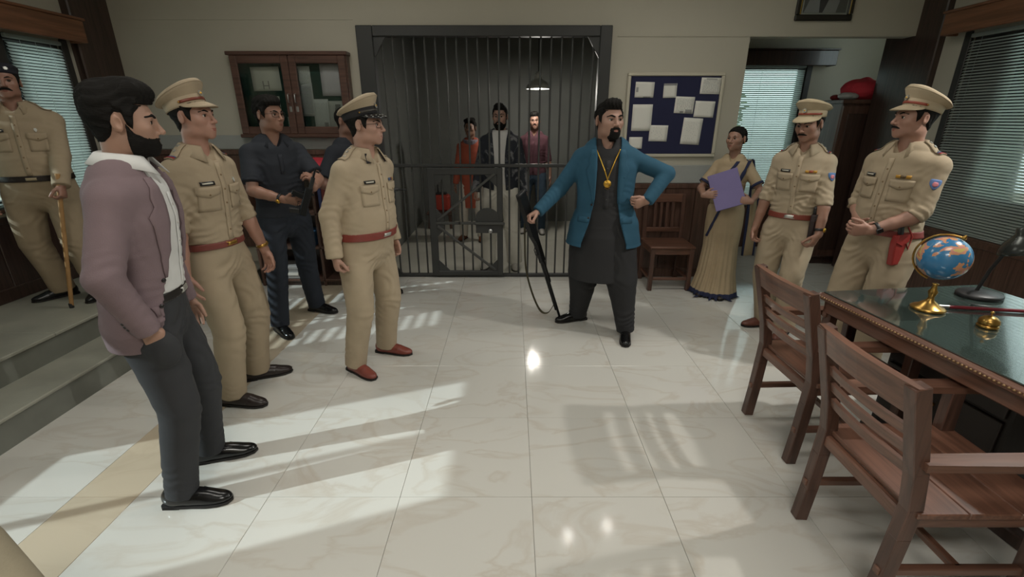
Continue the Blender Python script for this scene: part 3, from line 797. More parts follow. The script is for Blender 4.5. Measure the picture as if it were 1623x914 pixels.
box_thing('file_box', (-2.2, 4.56, .413), (-1.98, 4.8, .56), mat('blue_card', srgb(52, 96, 132), .7), 'blue file box on the middle shelf of the dark unit', 'box')
cols = [srgb(60, 70, 110), srgb(110, 50, 46), srgb(54, 60, 58), srgb(120, 104, 76), srgb(40, 48, 76), srgb(96, 92, 88)]
x = -1.89
for i in range(9):
    t = random.uniform(.03, .05); h = random.uniform(.22, .28)
    e = empty('ledger_book', (x + t / 2, 4.68, .753), label='%s ledger standing in the row behind the senior officer, number %s from the left' % (['blue', 'maroon', 'charcoal', 'tan', 'navy', 'grey'][i % 6], ['one', 'two', 'three', 'four', 'five', 'six', 'seven', 'eight', 'nine'][i]), cat='book', group='ledgers on the dark shelf')
    mc = mat('ledger_%d' % (i % 6), cols[i % 6], .7)
    rb('cover', (-t / 2, -.1, 0), (t / 2, .1, h), mc, e, .004); rb('page_block', (-t / 2 + .004, -.096, h - .002), (t / 2 - .004, .098, h + .001), mat('page_edge', srgb(196, 186, 160), .9), e, .001)
    x += t + .004
    if x > -1.53: break

# ------------------------------------------------------------------ wardrobe in the alcove with bundles on top
Wd = empty('wardrobe', (3.95, 5.50, 0), label='tall dark brown wardrobe standing in the alcove', cat='wardrobe')
a, b_, hh = .45, .20, 1.80
rb('carcass', (-a, -b_ + .02, .08), (a, b_, hh), M_dark, Wd, .008)
rb('plinth', (-a + .02, -b_ + .04, 0), (a - .02, b_ - .02, .085), M_pillar, Wd); rb('cornice', (-a - .02, -b_ - .01, hh - .03), (a + .02, b_, hh + .01), M_dark, Wd)
for k in (-1, 1):
    d = rb('door', (min(0, k * a) + .006, -b_, .1), (max(0, k * a) - .006, -b_ + .02, hh - .05), M_dark, Wd)
    rb('door_panel', (min(0, k * a) + .07, -b_ - .006, .18), (max(0, k * a) - .07, -b_ + .002, hh - .13), M_pillar, d, .006)
    MB().tube([(k * .03, -b_ - .001, .95), (k * .03, -b_ - .03, .94), (k * .03, -b_ - .03, .86), (k * .03, -b_ - .001, .85)], .006, 8).build('handle', M_brass, d)
bundle(3.78, 5.47, 1.811, .17, 'large knotted red cloth bundle on top of the wardrobe', M_red, 8, True, .66)
bundle(3.60, 5.58, 1.811, .06, 'small dark red bundle at the left end of the wardrobe top', mat('dark_red_cloth', srgb(120, 34, 36), .85), 9, False, .5)
bag = mat('clear_plastic', srgb(176, 178, 176), .25, var=.15, vscale=15, bump=.4, bscale=30)
bundle(3.60, 5.40, 1.811, .085, 'crumpled clear plastic bag on the wardrobe edge', bag, 12, False, .45)
# glazed filing rack between the wardrobe and the alcove window
e = empty('paper_rack', (3.68, 5.92, 0), label='narrow open rack of paper bundles behind the wardrobe', cat='rack')
for xx in (-.1, .1): rb('upright', (xx - .012, -.2, 0), (xx + .012, .2, 1.72), M_pillar, e)
for zz in (.1, .5, .9, 1.3, 1.7): rb('shelf', (-.1, -.2, zz - .01), (.1, .2, zz + .01), M_pillar, e)
k = 0
for zz in (.91, 1.31):
    for i in range(4):
        o = rb('paper_stack', (3.595, 5.76, zz + .002 + i * .06), (3.765 - .01 * (i % 2), 6.04, zz + .052 + i * .06), mat('stack_%d' % (k % 3), [srgb(190, 186, 176), srgb(160, 160, 158), srgb(176, 150, 140)][k % 3], .9), None, .006)
        tag(o, 'bundle of papers on the %s shelf of the narrow rack, %s from the bottom' % ('upper' if zz > 1 else 'middle', ['first', 'second', 'third', 'fourth'][i]), 'papers', 'paper bundles in the narrow rack'); k += 1

# ------------------------------------------------------------------ things in the cell
e = empty('wooden_stool', (-1.12, 7.35, 0), label='low dark stool at the back of the cell', cat='stool')
rb('seat', (-.2, -.17, .22), (.2, .17, .26), M_dark, e)
for sx in (-1, 1):
    for sy in (-1, 1): MB().bar((sx * .17, sy * .14, 0), (sx * .15, sy * .12, .23), .04, .04, (0, 1, 0)).build('leg', M_dark, e)
e = empty('water_can', (-1.12, 7.35, .262), label='red water can with two spouts on the stool in the cell', cat='can')
rb('body', (-.15, -.1, 0), (.15, .1, .25), mat('red_tin', srgb(168, 60, 46), .5, var=.1), e, .03)
rb('cap_plate', (-.1, -.06, .25), (.1, .06, .28), M_black, e, .01)
for xx in (-.03, .03): MB().lathe([(.012, .27), (.014, .3), (.01, .38), (.012, .4)], 12, Matrix.Translation((xx, 0, 0))).build('spout', M_black, e)

# ------------------------------------------------------------------ arm chairs at the desk
def arm_chair(loc, rz, label):
    e = empty('arm_chair', loc, rz, label, 'chair', 'slatted armchairs at the desk')
    hw = .205
    for s in (-1, 1):
        y = s * hw
        m = MB()
        # bent rear post in three runs
        prof = [(-.262, 0), (-.25, .16), (-.242, .34), (-.237, .46), (-.262, .60), (-.345, .90)]
        for (xa, za), (xb, zb) in zip(prof[:-1], prof[1:]): m.bar((xa, y, za), (xb, y, zb + .004), .045, .05, (1, 0, 0), .003)
        m.build('leg', M_teakZ, e)
        MB().bar((.235, y, 0), (.215, y, .63), .045, .055, (1, 0, 0), .004).build('leg', M_teakZ, e)
        m = MB(); m.prism([(-.27, -.026), (.2, -.034), (.30, -.036), (.32, -.02), (.32, .02), (.30, .036), (.2, .034), (-.27, .026)], .628, .655, Matrix.Translation((0, y + s * .012, 0)))
        m.build('arm', M_teak, e)
        MB().bar((-.28, y, .19), (.22, y, .19), .026, .03).build('stretcher', M_teak, e)
        rb('side_rail', (-.235, y - .014, .385), (.225, y + .014, .435), M_teak, e)
    rb('front_rail', (.20, -hw, .385), (.235, hw, .435), M_teakY, e); rb('rear_rail', (-.255, -hw, .385), (-.225, hw, .435), M_teakY, e)
    MB().bar((.0, -hw, .19), (.0, hw, .19), .026, .03).build('stretcher', M_teakY, e)
    pw = .49 / 3
    for i in range(3): rb('seat_plank', (-.235 + i * pw, -.235, .437), (-.235 + (i + 1) * pw - .002, .235, .458), M_teakY, e, .003)
    def back(z0, z1, name, th=.022):
        xa = np.interp([z0, z1], [.46, .60, .90], [-.237, -.262, -.345])
        m = MB(); rows = []
        n = 8
        for (zz, xx) in ((z0, xa[0]), (z1, xa[1])):
            for dx in (-th / 2, th / 2):
                rows.append([(xx + dx - .02 * (1 - (2 * i / n - 1) ** 2), (i / n - .5) * 2 * (hw + (.022 if name == 'top_rail' else 0)), zz) for i in range(n + 1)])
        r = rows; m.grid([r[0], r[1], r[3], r[2], r[0]], smooth=False)
        for i in (0, n): m._add([r[0][i], r[1][i], r[3][i], r[2][i]], [(0, 1, 2, 3)])
        m.build(name, M_teakY, e)
    back(.80, .905, 'top_rail', .03)
    for z in (.575, .645, .715): back(z, z + .036, 'back_slat', .018)
    return e
arm_chair((1.645, 2.13, 0), R(2), 'slatted wooden armchair at the far end of the desk')
arm_chair((1.505, 1.365, 0), R(0), 'slatted wooden armchair nearest the camera in front of the desk')
# side chair against the back wall
e = empty('side_chair', (1.565, 4.60, 0), 0, 'plain wooden side chair against the back wall under the blue board', 'chair')
for s in (-1, 1):
    x = s * .19
    MB().bar((x, -.19, 0), (x, -.185, .43), .042, .042, (0, 1, 0)).build('leg', M_teakZ, e)
    m = MB(); m.bar((x, .19, 0), (x, .175, .45), .04, .045, (0, 1, 0)); m.bar((x, .175, .44), (x, .21, .90), .04, .04, (0, 1, 0)); m.build('leg', M_teakZ, e)
    MB().bar((x, -.18, .12), (x, .19, .12), .025, .03).build('stretcher', M_teakY, e)
    rb('side_rail', (x - .013, -.18, .37), (x + .013, .18, .43), M_teakY, e)
rb('front_rail', (-.19, -.2, .37), (.19, -.175, .43), M_teak, e); rb('stretcher', (-.18, -.195, .105), (.18, -.17, .135), M_teak, e)
rb('seat', (-.22, -.215, .43), (.22, .175, .455), M_teak, e, .008)
MB().bar((-.2, .205, .86), (.2, .205, .86), .025, .085).build('top_rail', M_teak, e); MB().bar((-.19, .18, .54), (.19, .18, .54), .022, .045).build('low_rail', M_teak, e)
for i in range(4): MB().bar((-.09 + .06 * i, .182, .55), (-.09 + .06 * i, .205, .83), .03, .012, (0, 1, 0), .002).build('back_slat', M_teakZ, e)

# ------------------------------------------------------------------ desk
dz = math.atan2(.115, .993)
D = empty('office_desk', (1.605, 2.285, 0), dz, 'large brown office desk with beaded edge and dark glass top', 'desk')
DW, DL = .93, 1.75          # x across, -y towards the camera
rb('table_top', (0, -DL, .735), (DW, 0, .772), M_teakY, D, .008)
for (lo, hi) in (((-.012, -DL - .012, .742), (.0, .012, .766)), ((0, 0, .742), (DW, .012, .766)), ((DW, -DL, .742), (DW + .012, .012, .766))): rb('edge_moulding', lo, hi, M_teakY, D, .004)
bm_ = MB(); n = 0
for i in range(110):
    y = -i * .0158 - .005
    bm_.lathe([(.0, -.005), (.0045, -.003), (.0055, 0), (.0045, .003), (.0, .005)], 6, Matrix.Translation((-.013, y, .757)))
for i in range(58):
    bm_.lathe([(.0, -.005), (.0045, -.003), (.0055, 0), (.0045, .003), (.0, .005)], 6, Matrix.Translation((.008 + i * .0158, .013, .757)))
o = bm_.build('edge_beading', mat('bead_gilt', srgb(150, 120, 84), .4, .3), D); o['kind'] = 'stuff'
rb('glass_top', (.012, -DL + .012, .7725), (DW - .012, -.012, .779), mat('dark_glass', srgb(58, 70, 66), .04, spec=.9, coat=1.0), D, .002)
rb('apron', (.02, -DL + .02, .668), (.045, -.02, .735), M_teakY, D); rb('apron', (.02, -.045, .64), (DW - .02, -.02, .735), M_teak, D); rb('apron', (DW - .045, -DL + .02, .64), (DW - .02, -.02, .735), M_teakY, D)
for (xx, yy) in ((.06, -.04), (DW - .06, -.06), (.06, -DL + .06), (DW - .06, -DL + .06)):
    MB().bar((xx - .02, yy, 0), (xx, yy, .70), .05, .05, (1, 0, 0)).build('leg', M_teakZ, D)
for k, (ya, yb) in enumerate(((-.72, -.14), (-1.66, -1.08))):
    P_ = rb('pedestal', (.36, ya, .06), (DW - .05, yb, .64), mat('desk_pedestal', srgb(40, 34, 31), .5), D)
    for j in range(3):
        d = rb('drawer', (.345, ya + .02, .09 + j * .18), (.362, yb - .02, .255 + j * .18), mat('desk_drawer', srgb(48, 40, 36), .45), P_, .004)
        MB().lathe([(.008, 0), (.012, .012), (.0, .018)], 10, Matrix.Translation((.345, (ya + yb) / 2, .17 + j * .18)) @ Matrix.Rotation(R(-90), 4, 'Y')).build('knob', M_brass, d)
rb('foot_rail', (.30, -1.66, .0), (.36, -.14, .06), M_pillar, D)

# things on the desk
Tz = .7805
# globe
e = empty('desk_globe', (1.95, 2.03, Tz), R(-46), 'small desk globe with blue oceans on a brass stand', 'globe')
MB().lathe([(.001, 0), (.066, 0), (.068, .008), (.06, .014), (.045, .02), (.03, .034), (.016, .045), (.011, .06), (.016, .075), (.019, .088), (.012, .1), (.009, .118), (.014, .126), (.001, .13)], 28).build('stand', M_brass, e)
gr_, gz = .098, .248
def globe_mat():
    m = mat('globe_print', srgb(58, 122, 168), .25, coat=.4); N = m.node_tree.nodes; L = m.node_tree.links; b = N['Principled BSDF']
    tc = N.new('ShaderNodeTexCoord'); n = N.new('ShaderNodeTexNoise'); n.inputs['Scale'].default_value = 11; n.inputs['Detail'].default_value = 4; n.inputs['Distortion'].default_value = .3
    L.new(tc.outputs['Object'], n.inputs['Vector']); r = N.new('ShaderNodeValToRGB'); r.color_ramp.interpolation = 'CONSTANT'
    els = r.color_ramp.elements; els[0].position = 0; els[0].color = srgb(58, 122, 168); els[1].position = .545; els[1].color = srgb(206, 150, 110)
    for p_, c_ in ((.575, srgb(206, 140, 130)), (.61, srgb(200, 180, 110)), (.66, srgb(196, 120, 94))):
        q = els.new(p_); q.color = c_
    L.new(n.outputs['Fac'], r.inputs[0]); L.new(r.outputs[0], b.inputs['Base Color']); return m
prof = [(gr_ * math.sin(math.pi * i / 24), -gr_ * math.cos(math.pi * i / 24)) for i in range(25)]
MB().lathe(prof, 36, Matrix.Translation((0, 0, gz)) @ Matrix.Rotation(R(23), 4, 'Y')).build('globe_ball', globe_mat(), e)
ma = MB(); pts = []
for i in range(17):
    a = R(62 + 190 * i / 16)
    pts.append((1.1 * gr_ * math.cos(a), 0, gz + 1.1 * gr_ * math.sin(a)))
ma.tube(pts, .0045, 8).build('meridian_arm', M_brass, e)
MB().lathe([(.001, -.01), (.008, -.008), (.009, .0), (.004, .012), (.001, .014)], 12, Matrix.Translation((0, 0, gz)) @ Matrix.Rotation(R(23), 4, 'Y') @ Matrix.Translation((0, 0, gr_ + .012))).build('finial', M_brass, e)
# bell
e = empty('desk_bell', (2.04, 1.83, Tz), 0, 'round brass desk bell beside the globe', 'bell')
MB().lathe([(.001, 0), (.036, 0), (.038, .006), (.033, .014), (.001, .016)], 24).build('base', M_brass, e)
MB().lathe([(.034, .016), (.037, .02), (.034, .034), (.022, .046), (.008, .051), (.001, .052)], 24).build('dome', M_brass, e)
MB().lathe([(.003, .05), (.003, .06), (.008, .064), (.006, .07), (.001, .072)], 12).build('plunger', M_brass, e)
# baton
e = empty('officer_baton', (2.31, 1.99, Tz), 0, 'slim maroon officer baton with silver tip lying on the desk', 'baton')
MB().tube([(-.26, .045, .009), (.5, -.085, .009)], .0085, 10).build('shaft', mat('maroon_lacquer', srgb(110, 34, 44), .3), e)
MB().tube([(-.335, .058, .009), (-.26, .045, .009)], .009, 10).build('tip', M_steel, e)
# chain
e = empty('key_chain', (2.24, 1.80, Tz), 0, 'coiled brass key chain on the desk right of the bell', 'chain')
for i in range(9):
    a = i * .5; p = Vector((.012 * i - .04, .012 * math.sin(a), .004)); t = MB()
    t.tube([p + Vector((.008 * math.cos(q), .005 * math.sin(q), .002 * (i % 2))) for q in [2 * math.pi * j / 10 for j in range(11)]], .0016, 5).build('link', M_brass, e)
MB().prism([(.06, -.008), (.1, -.012), (.1, .012), (.06, .008)], .001, .006).build('fob', M_black, e)
# desk lamp
e = empty('desk_lamp', (2.35, 2.20, Tz), 0, 'black desk lamp with tilted metal shade on the desk corner', 'lamp')
MB().lathe([(.001, 0), (.085, 0), (.085, .014), (.08, .02), (.02, .026), (.001, .026)], 28, sx=1.15).build('base', M_black, e)
MB().tube([(-.0, .02, .02), (.01, .0, .14), (.01, -.06, .29), (-.01, -.11, .355)], .008, 10).build('arm', M_black, e)
Ml = Matrix.Translation((-.03, -.14, .32)) @ Matrix.Rotation(R(-12), 4, 'Y') @ Matrix.Rotation(R(-14), 4, 'X')
MB().lathe([(.095, -.05), (.09, -.03), (.07, .0), (.045, .02), (.028, .035), (.024, .06), (.001, .065)], 28, Ml).build('shade', mat('lamp_shade_metal', (.05, .055, .05), .25, .6), e, solid=.002)
MB().lathe([(.001, -.035), (.088, -.035)], 28, Ml).build('diffuser', mat('lamp_white', (.8, .82, .8), .5, emit=.9), e)
# cloth-covered arm chair corner at the lower left
F_sofa = F_ = Field((-.36, -.36, 0), (.36, .36, .68), .014)
def rbx(X, Y, Z, c, h, r):
    qx, qy, qz = np.abs(X - c[0]) - h[0] + r, np.abs(Y - c[1]) - h[1] + r, np.abs(Z - c[2]) - h[2] + r
    return np.sqrt(np.maximum(qx, 0) ** 2 + np.maximum(qy, 0) ** 2 + np.maximum(qz, 0) ** 2) + np.minimum(np.maximum(qx, np.maximum(qy, qz)), 0) - r
F_.add(Shape((-.3, -.3, 0), (.3, .3, .62), lambda X, Y, Z: rbx(X, Y, Z, (0, 0, .3), (.3 - .05 * (1 - Z), .3 - .05 * (1 - Z), .31), .07)))
F_.keep(lambda X, Y, Z: (.02 - Z) + 0 * X + 0 * Y)
X_, Y_, Z_ = F_.grid(); F_.d += (.006 * np.sin(28 * (X_ + Y_) + 2 * np.sin(9 * Z_)) * np.clip((.55 - Z_) * 3, 0, 1)).astype(np.float32)
# ------------------------------------------------------------------ people
ZT = np.array([.78, .88, .95, 1.03, 1.12, 1.22, 1.32, 1.40, 1.455, 1.49, 1.53])
RX = np.array([.150, .172, .174, .160, .157, .166, .178, .172, .132, .084, .064])
RY = np.array([.100, .118, .118, .106, .106, .112, .118, .108, .086, .070, .060])
YO = np.array([.0, -.006, -.004, .002, .006, .008, .004, -.004, -.012, -.018, -.015])
def V3(*a): return np.array(a, float)
def nrm(v): v = np.array(v, float); return v / (np.linalg.norm(v) + 1e-9)
M_eyew = mat('eye_white', srgb(206, 200, 192), .3); M_iris = mat('eye_iris', (.03, .015, .008), .2); M_lip = None
M_gold = mat('gold', srgb(214, 168, 70), .3, .9); M_silver = mat('silver_badge', srgb(196, 196, 190), .35, .7)
HAIRM = {'black': mat('hair_black', (.012, .011, .010), .75, bump=.35, bscale=160, stretch=(1, .2, 1), spec=.1), 'dark': mat('hair_dark', (.022, .019, .017), .66, bump=.6, bscale=120, stretch=(1, .2, 1), spec=.22)}

def eye_mesh():
    me = bpy.data.meshes.new('eye'); bm = bmesh.new(); r = .0133; n = 16; rings = []
    for i in range(1, 12):
        a = math.pi * .55 * i / 11
        rings.append([bm.verts.new((r * math.sin(a) * math.cos(2 * math.pi * j / n), r * math.cos(a), r * math.sin(a) * math.sin(2 * math.pi * j / n))) for j in range(n)])
    top = bm.verts.new((0, r, 0))
    for j in range(n): f = bm.faces.new((top, rings[0][j], rings[0][(j + 1) % n])); f.material_index = 1; f.smooth = True
    for i in range(10):
        for j in range(n):
            f = bm.faces.new((rings[i][j], rings[i + 1][j], rings[i + 1][(j + 1) % n], rings[i][(j + 1) % n])); f.material_index = 1 if i < 4 else 0; f.smooth = True
    bmesh.ops.recalc_face_normals(bm, faces=bm.faces)
    bm.to_mesh(me); bm.free(); me.materials.append(M_eyew); me.materials.append(M_iris); return me
EYE = eye_mesh()

def shoe_meshes(kind):
    F_ = Field((-.06, -.11, -.005), (.06, .235, .125), .0045)
    F_.add(ell((0, -.035, .045), (.036, .05, .055))); F_.add(ell((0, .05, .04), (.043, .10, .042)), .03)
    F_.add(ell((.0, .145, .026), (.041, .075, .030)), .03); F_.add(ell((0, .0, .075), (.032, .045, .045)), .03)
    F_.keep(lambda X, Y, Z: (.012 - Z) + 0 * X + 0 * Y); F_.keep(lambda X, Y, Z: (Z - (.098 - .25 * np.maximum(Y - .02, 0))) + 0 * X)
    if kind == 'lace':
        X, Y, Z = F_.grid(); F_.d -= (.0016 * np.exp(-((Y - .125 + .3 * X ** 2 / .04) / .004) ** 2)).astype(np.float32) + 0 * Z
    V, Q = F_.nets(); V = relax(V, Q, 1)
    out = [(-.034, -.075), (-.02, -.085), (.02, -.085), (.034, -.075), (.038, -.02), (.040, .05), (.046, .12), (.043, .17), (.028, .208), (.0, .222), (-.028, .208), (-.043, .17), (-.046, .12), (-.040, .05), (-.038, -.02)]
    s = MB(); s.prism(out, .004, .016); s.prism([(-.034, -.075), (-.02, -.085), (.02, -.085), (.034, -.075), (.038, -.02), (.038, .0), (-.038, .0), (-.038, -.02)], 0, .012)
    l = MB()
    if kind == 'lace':
        for y in (.055, .075, .095):
            z = .088 - .28 * (y - .03)
            l.tube([(-.02, y, z - .006), (0, y + .004, z + .003), (.02, y, z - .006)], .003, 5)
        for sx in (-1, 1): l.tube([(0, .05, .086), (sx * .012, .045, .094), (sx * .02, .055, .086), (sx * .006, .055, .084)], .002, 5)
    else:
        l.prism([(-.03, .075), (.03, .075), (.026, .095), (-.026, .095)], .066, .072, Matrix.Rotation(R(-12), 4, 'X') @ Matrix.Translation((0, 0, .014)))
    return V, Q, s, l
SHOE = {k: shoe_meshes(k) for k in ('lace', 'loafer')}

class Person:
    def __init__(s, label, loc, heading, H=1.76, w=1.0, belly=0.0, feet=((.11, 0, -8), (-.11, 0, 8)), pelvis=(0, 0), chest=(0, .0), pyaw=0, cyaw=0,
                 head=(0, 0, 0), skin=(168, 122, 98), group=None, vox=.0075, zp=0.0, female=False, lean=0.0):
        s.S = H / 1.78; s.w = w; s.belly = belly; s.vox = vox; s.female = female
        s.root = empty('person', loc, R(heading), label, 'person', group, s.S)
        s.M = Matrix.Translation(loc) @ Matrix.Rotation(R(heading), 4, 'Z') @ Matrix.Scale(s.S, 4)
        s.Mi = s.M.inverted()
        s.feet = feet; s.pel = np.array(pelvis, float); s.che = np.array(chest, float); s.py, s.cy = R(pyaw), R(cyaw)
        s.hd = head; s.zp = zp
        s.skin = mat('skin_%d_%d_%d' % skin, srgb(int(skin[0] * .95), skin[1], int(skin[2] * 1.05)), .48, var=.05, vscale=14, bump=.04, bscale=180, sss=0.06)
        s.lipm = mat('lip_%d_%d_%d' % skin, srgb(int(skin[0] * .86), int(skin[1] * .68), int(skin[2] * .70)), .42)
        s.bodyV = []; s.bodyQ = []
        a, f = s.ax(1.45)
        wsh = .163 * w * (.86 if female else 1)
        c = s.sp(1.405)
        s.sho = {1: c + a * wsh + f * -.012, -1: c - a * wsh + f * -.012}
        s.arms = {}
    def L(s, p): return np.array(s.Mi @ Vector(p))
    def W(s, p): return s.M @ Vector(p)
    def D(s, v): return np.array(s.Mi.to_3x3() @ Vector(v))
    def ax(s, z):
        t = float(np.clip((z - .93) / .5, 0, 1)); y = s.py + t * (s.cy - s.py)
        return V3(math.cos(y), math.sin(y), 0), V3(-math.sin(y), math.cos(y), 0)
    def sp(s, z):
        t = float(np.clip((z - .93) / .5, -.3, 1.3)); q = s.pel + t * (s.che - s.pel)
        return V3(q[0], q[1], z + s.zp)
    def torso(s, z0, z1, off=0.0, blouse=None, extra=None, n=None):
        zs = sorted(set([z0, z1] + [z for z in ZT if z0 < z < z1]))
        nd = []
        for z in zs:
            a, f = s.ax(z); bl = s.belly * math.exp(-((z - 1.08) / .14) ** 2)
            rx = np.interp(z, ZT, RX) * s.w + off + bl * .35; ry = np.interp(z, ZT, RY) * (.5 + .5 * s.w) + off + bl * .55
            if s.female:
                rx *= np.interp(z, [.8, .95, 1.1, 1.3, 1.45], [1.02, 1.02, .88, .88, .86]); ry *= np.interp(z, [1.0, 1.12, 1.28, 1.4], [1, .95, 1.08, .95])
            if extra: dx, dy = extra(z); rx += dx; ry += dy
            yo = np.interp(z, ZT, YO) + bl * .5
            nd.append((s.sp(z) + f * yo, a, f, rx, ry))
        return loft(nd, .12, .25)
    def arm(s, side, wrist, hint, f=None, p=None, curl=(.25, .35, .2), thumb=(.5, .3), spread=.03, ul=.285, fl=.25, hide=False):
        S0 = s.sho[side]; Wr = np.array(wrist, float); d = Wr - S0; D = np.linalg.norm(d)
        D2 = min(D, (ul + fl) * .998); Wr = S0 + d / D * D2 if D > D2 else Wr; D = min(D, D2)
        x = (ul * ul - fl * fl + D * D) / (2 * D); h = math.sqrt(max(ul * ul - x * x, 0)); dn = d / np.linalg.norm(d)
        hv = np.array(hint, float); hv = hv - dn * hv.dot(dn); hv = nrm(hv)
        E_ = S0 + dn * x + hv * h
        fd = nrm(f) if f is not None else nrm(Wr - E_)
        pn = np.array(p if p is not None else (-side, 0, 0), float); pn = nrm(pn - fd * pn.dot(fd))
        s.arms[side] = dict(S=S0, E=E_, W=Wr, f=fd, p=pn, curl=curl, thumb=thumb, spread=spread, hide=hide)
        return s
    # ---- skin
    def add_body(s, V, Q):
        o = sum(len(v) for v in s.bodyV); s.bodyV.append(V); s.bodyQ.append(Q + o)
    def hand_shape(s, F_, side):
        A = s.arms[side]; y = A['f']; z = -A['p']; x = np.cross(y, z); th = -side       # thumb sign along x
        W0 = A['W']; T = lambda a, b, c: W0 + x * a + y * b + z * c
        F_.add(loft([(T(0, -.01, 0), x, z, .027, .019), (T(0, .03, 0), x, z, .034, .018), (T(0, .07, .001), x, z, .041, .0165), (T(0, .088, .001), x, z, .039, .013)]), .012)
        F_.add(ell(T(th * .024, .035, -.008), .019), .015)
        cu = A['curl']
        for i, (bx, ln, r) in enumerate(((.031, .070, .0088), (.0105, .079, .0092), (-.0105, .074, .0088), (-.031, .059, .0078))):
            c = cu[i] if isinstance(cu[0], (list, tuple)) else cu
            bx *= th; a = 0.0; p = T(bx, .086 - (.008 if i == 3 else 0), 0); pts = [p]; sp_ = bx * A['spread'] / .03 * 2
            for seg, k in ((.46, 0), (.30, 1), (.24, 2)):
                a += c[k]; d = nrm(x * sp_ + y * math.cos(a) - z * math.sin(a)); p = p + d * ln * seg; pts.append(p)
            F_.add(limb(pts, [r * 1.05, r, r * .95, r * .8], sm=.002), .004, .012)
        t0, t1 = A['thumb']
        p0 = T(th * .022, .025, -.004); d = nrm(x * th * math.cos(t1) * .75 + y * .75 - z * math.sin(t0) * .9); p1 = p0 + d * .042
        d2 = nrm(x * th * math.cos(t1 + t0) * .35 + y * .95 - z * math.sin(t0) * .8); p2 = p1 + d2 * .032; p3 = p2 + d2 * .022
        F_.add(limb([p0, p1, p2, p3], [.014, .0115, .010, .0078], sm=.002), .006, .015)
    def build_skin(s, h=.003, hand_h=.0035, bare=0.45):
        """bare: fraction of arm bare from the wrist upward (1 = up to the shoulder)"""
        for side, A in s.arms.items():
            if A['hide']: continue
            top = A['E'] + (A['S'] - A['E']) * .75
            pts = [A['W'], A['W'] * .55 + A['E'] * .45, A['W'] * .2 + A['E'] * .8, A['E'], top]
            rs = np.array([.0265, .036, .043, .040, .046]) * (.6 + .4 * s.w) * (.85 if s.female else 1)
            allp = np.array(pts + [A['W'] + A['f'] * .19]); lo = allp.min(0) - .075; hi = allp.max(0) + .075
            F_ = Field(lo, hi, hand_h)
            F_.add(limb(pts, list(rs), sm=.01))
            s.hand_shape(F_, side); V, Q = F_.nets(); s.add_body(relax(V, Q, 1), Q)
        # hidden core: torso and legs, a coarse figure under the clothes
        F_ = Field((-.5, -.4, .03), (.5, .45, 1.52), .022)
        F_.add(s.torso(.80, 1.46, -.030))
        for sd in (1, -1):
            A = s.arms.get(sd)
            if A: F_.add(limb([A['S'], A['E']], [.035, .028]), .02)
            hip, kn, an = s.legs[sd]; F_.add(limb([hip, kn, an], [.06, .045, .03]), .02)
        V, Q = F_.nets(); s.add_body(V, Q)
    # ---- legs
    def set_legs(s):
        s.legs = {}
        a, f = s.ax(.93); pc = s.sp(.90)
        for i, sd in enumerate((1, -1)):
            x, y, yaw = s.feet[i]; an = V3(x, y, .09); hip = pc + a * sd * .088 * s.w
            d = an - hip; D = np.linalg.norm(d); l1, l2 = .42, .405
            fd = V3(-math.sin(R(yaw)), math.cos(R(yaw)), 0)
            if D >= l1 + l2: kn = hip + d * .51
            else:
                t = (l1 * l1 - l2 * l2 + D * D) / (2 * D); hh = math.sqrt(max(l1 * l1 - t * t, 0)); dn = d / D
                hv = fd - dn * fd.dot(dn); kn = hip + dn * t + nrm(hv) * hh
            s.legs[sd] = (hip, kn, an)
    def shoes(s, col, kind='lace', rough=.35):
        m = mat('shoe_%d_%d_%d_%s' % (*col, kind), srgb(*col), rough, var=.12, vscale=25); V, Q, so, la = SHOE[kind]
        for i, sd in enumerate((1, -1)):
            x, y, yaw = s.feet[i]; mw = Matrix.Translation((x, y, 0)) @ Matrix.Rotation(R(yaw), 4, 'Z')
            if 'shoe_' + m.name not in bpy.data.meshes:
                me = qmesh('shoe_' + m.name, V, Q, m)
            o = link('shoe', bpy.data.meshes['shoe_' + m.name], s.root, None, mw)
            so.build('sole', mat('sole_dark', (.012, .010, .009), .6), o); la.build('laces' if kind == 'lace' else 'strap', mat('lace_dark_%d' % col[0], srgb(int(col[0] * .6), int(col[1] * .6), int(col[2] * .6)), .6), o)
    def trousers(s, col, ztop=1.02, thigh=.098, knee=.075, hem=.064, hemz=.062, bump=.05, name='trousers', off=.010, rough=.85, folds=1.0, crease=True, matname=None, bulges=()):
        m = mat(matname or 'cloth_%d_%d_%d' % col, srgb(*col), rough, var=.06, vscale=9, bump=bump, bscale=220)
        pts = np.array([p for sd in (1, -1) for p in s.legs[sd]]); lo = pts.min(0) - .19; hi = pts.max(0) + .19; lo[2] = .02; hi[2] = ztop + .02
        F_ = Field(lo, hi, s.vox)
        F_.add(s.torso(.84, ztop + .01, off))
        ww = .5 + .5 * s.w
        for sd in (1, -1):
            hip, kn, an = s.legs[sd]; i = 0 if sd == 1 else 1
            fd = V3(-math.sin(R(s.feet[i][2])), math.cos(R(s.feet[i][2])), 0)
            foot = V3(an[0], an[1], hemz) + fd * .008
            hp = hip + V3(sd * .012, 0, -.03)
            q = [hp, hp * .5 + kn * .5 + fd * .006, kn, kn * .45 + foot * .55 - fd * .006, foot]
            F_.add(limb(q, [thigh * ww, (thigh * .52 + knee * .48) * ww, knee * ww, (knee * .4 + hem * .6), hem], flat=1.08, cap1=.1, ref=tuple(fd), sm=.006), .028)
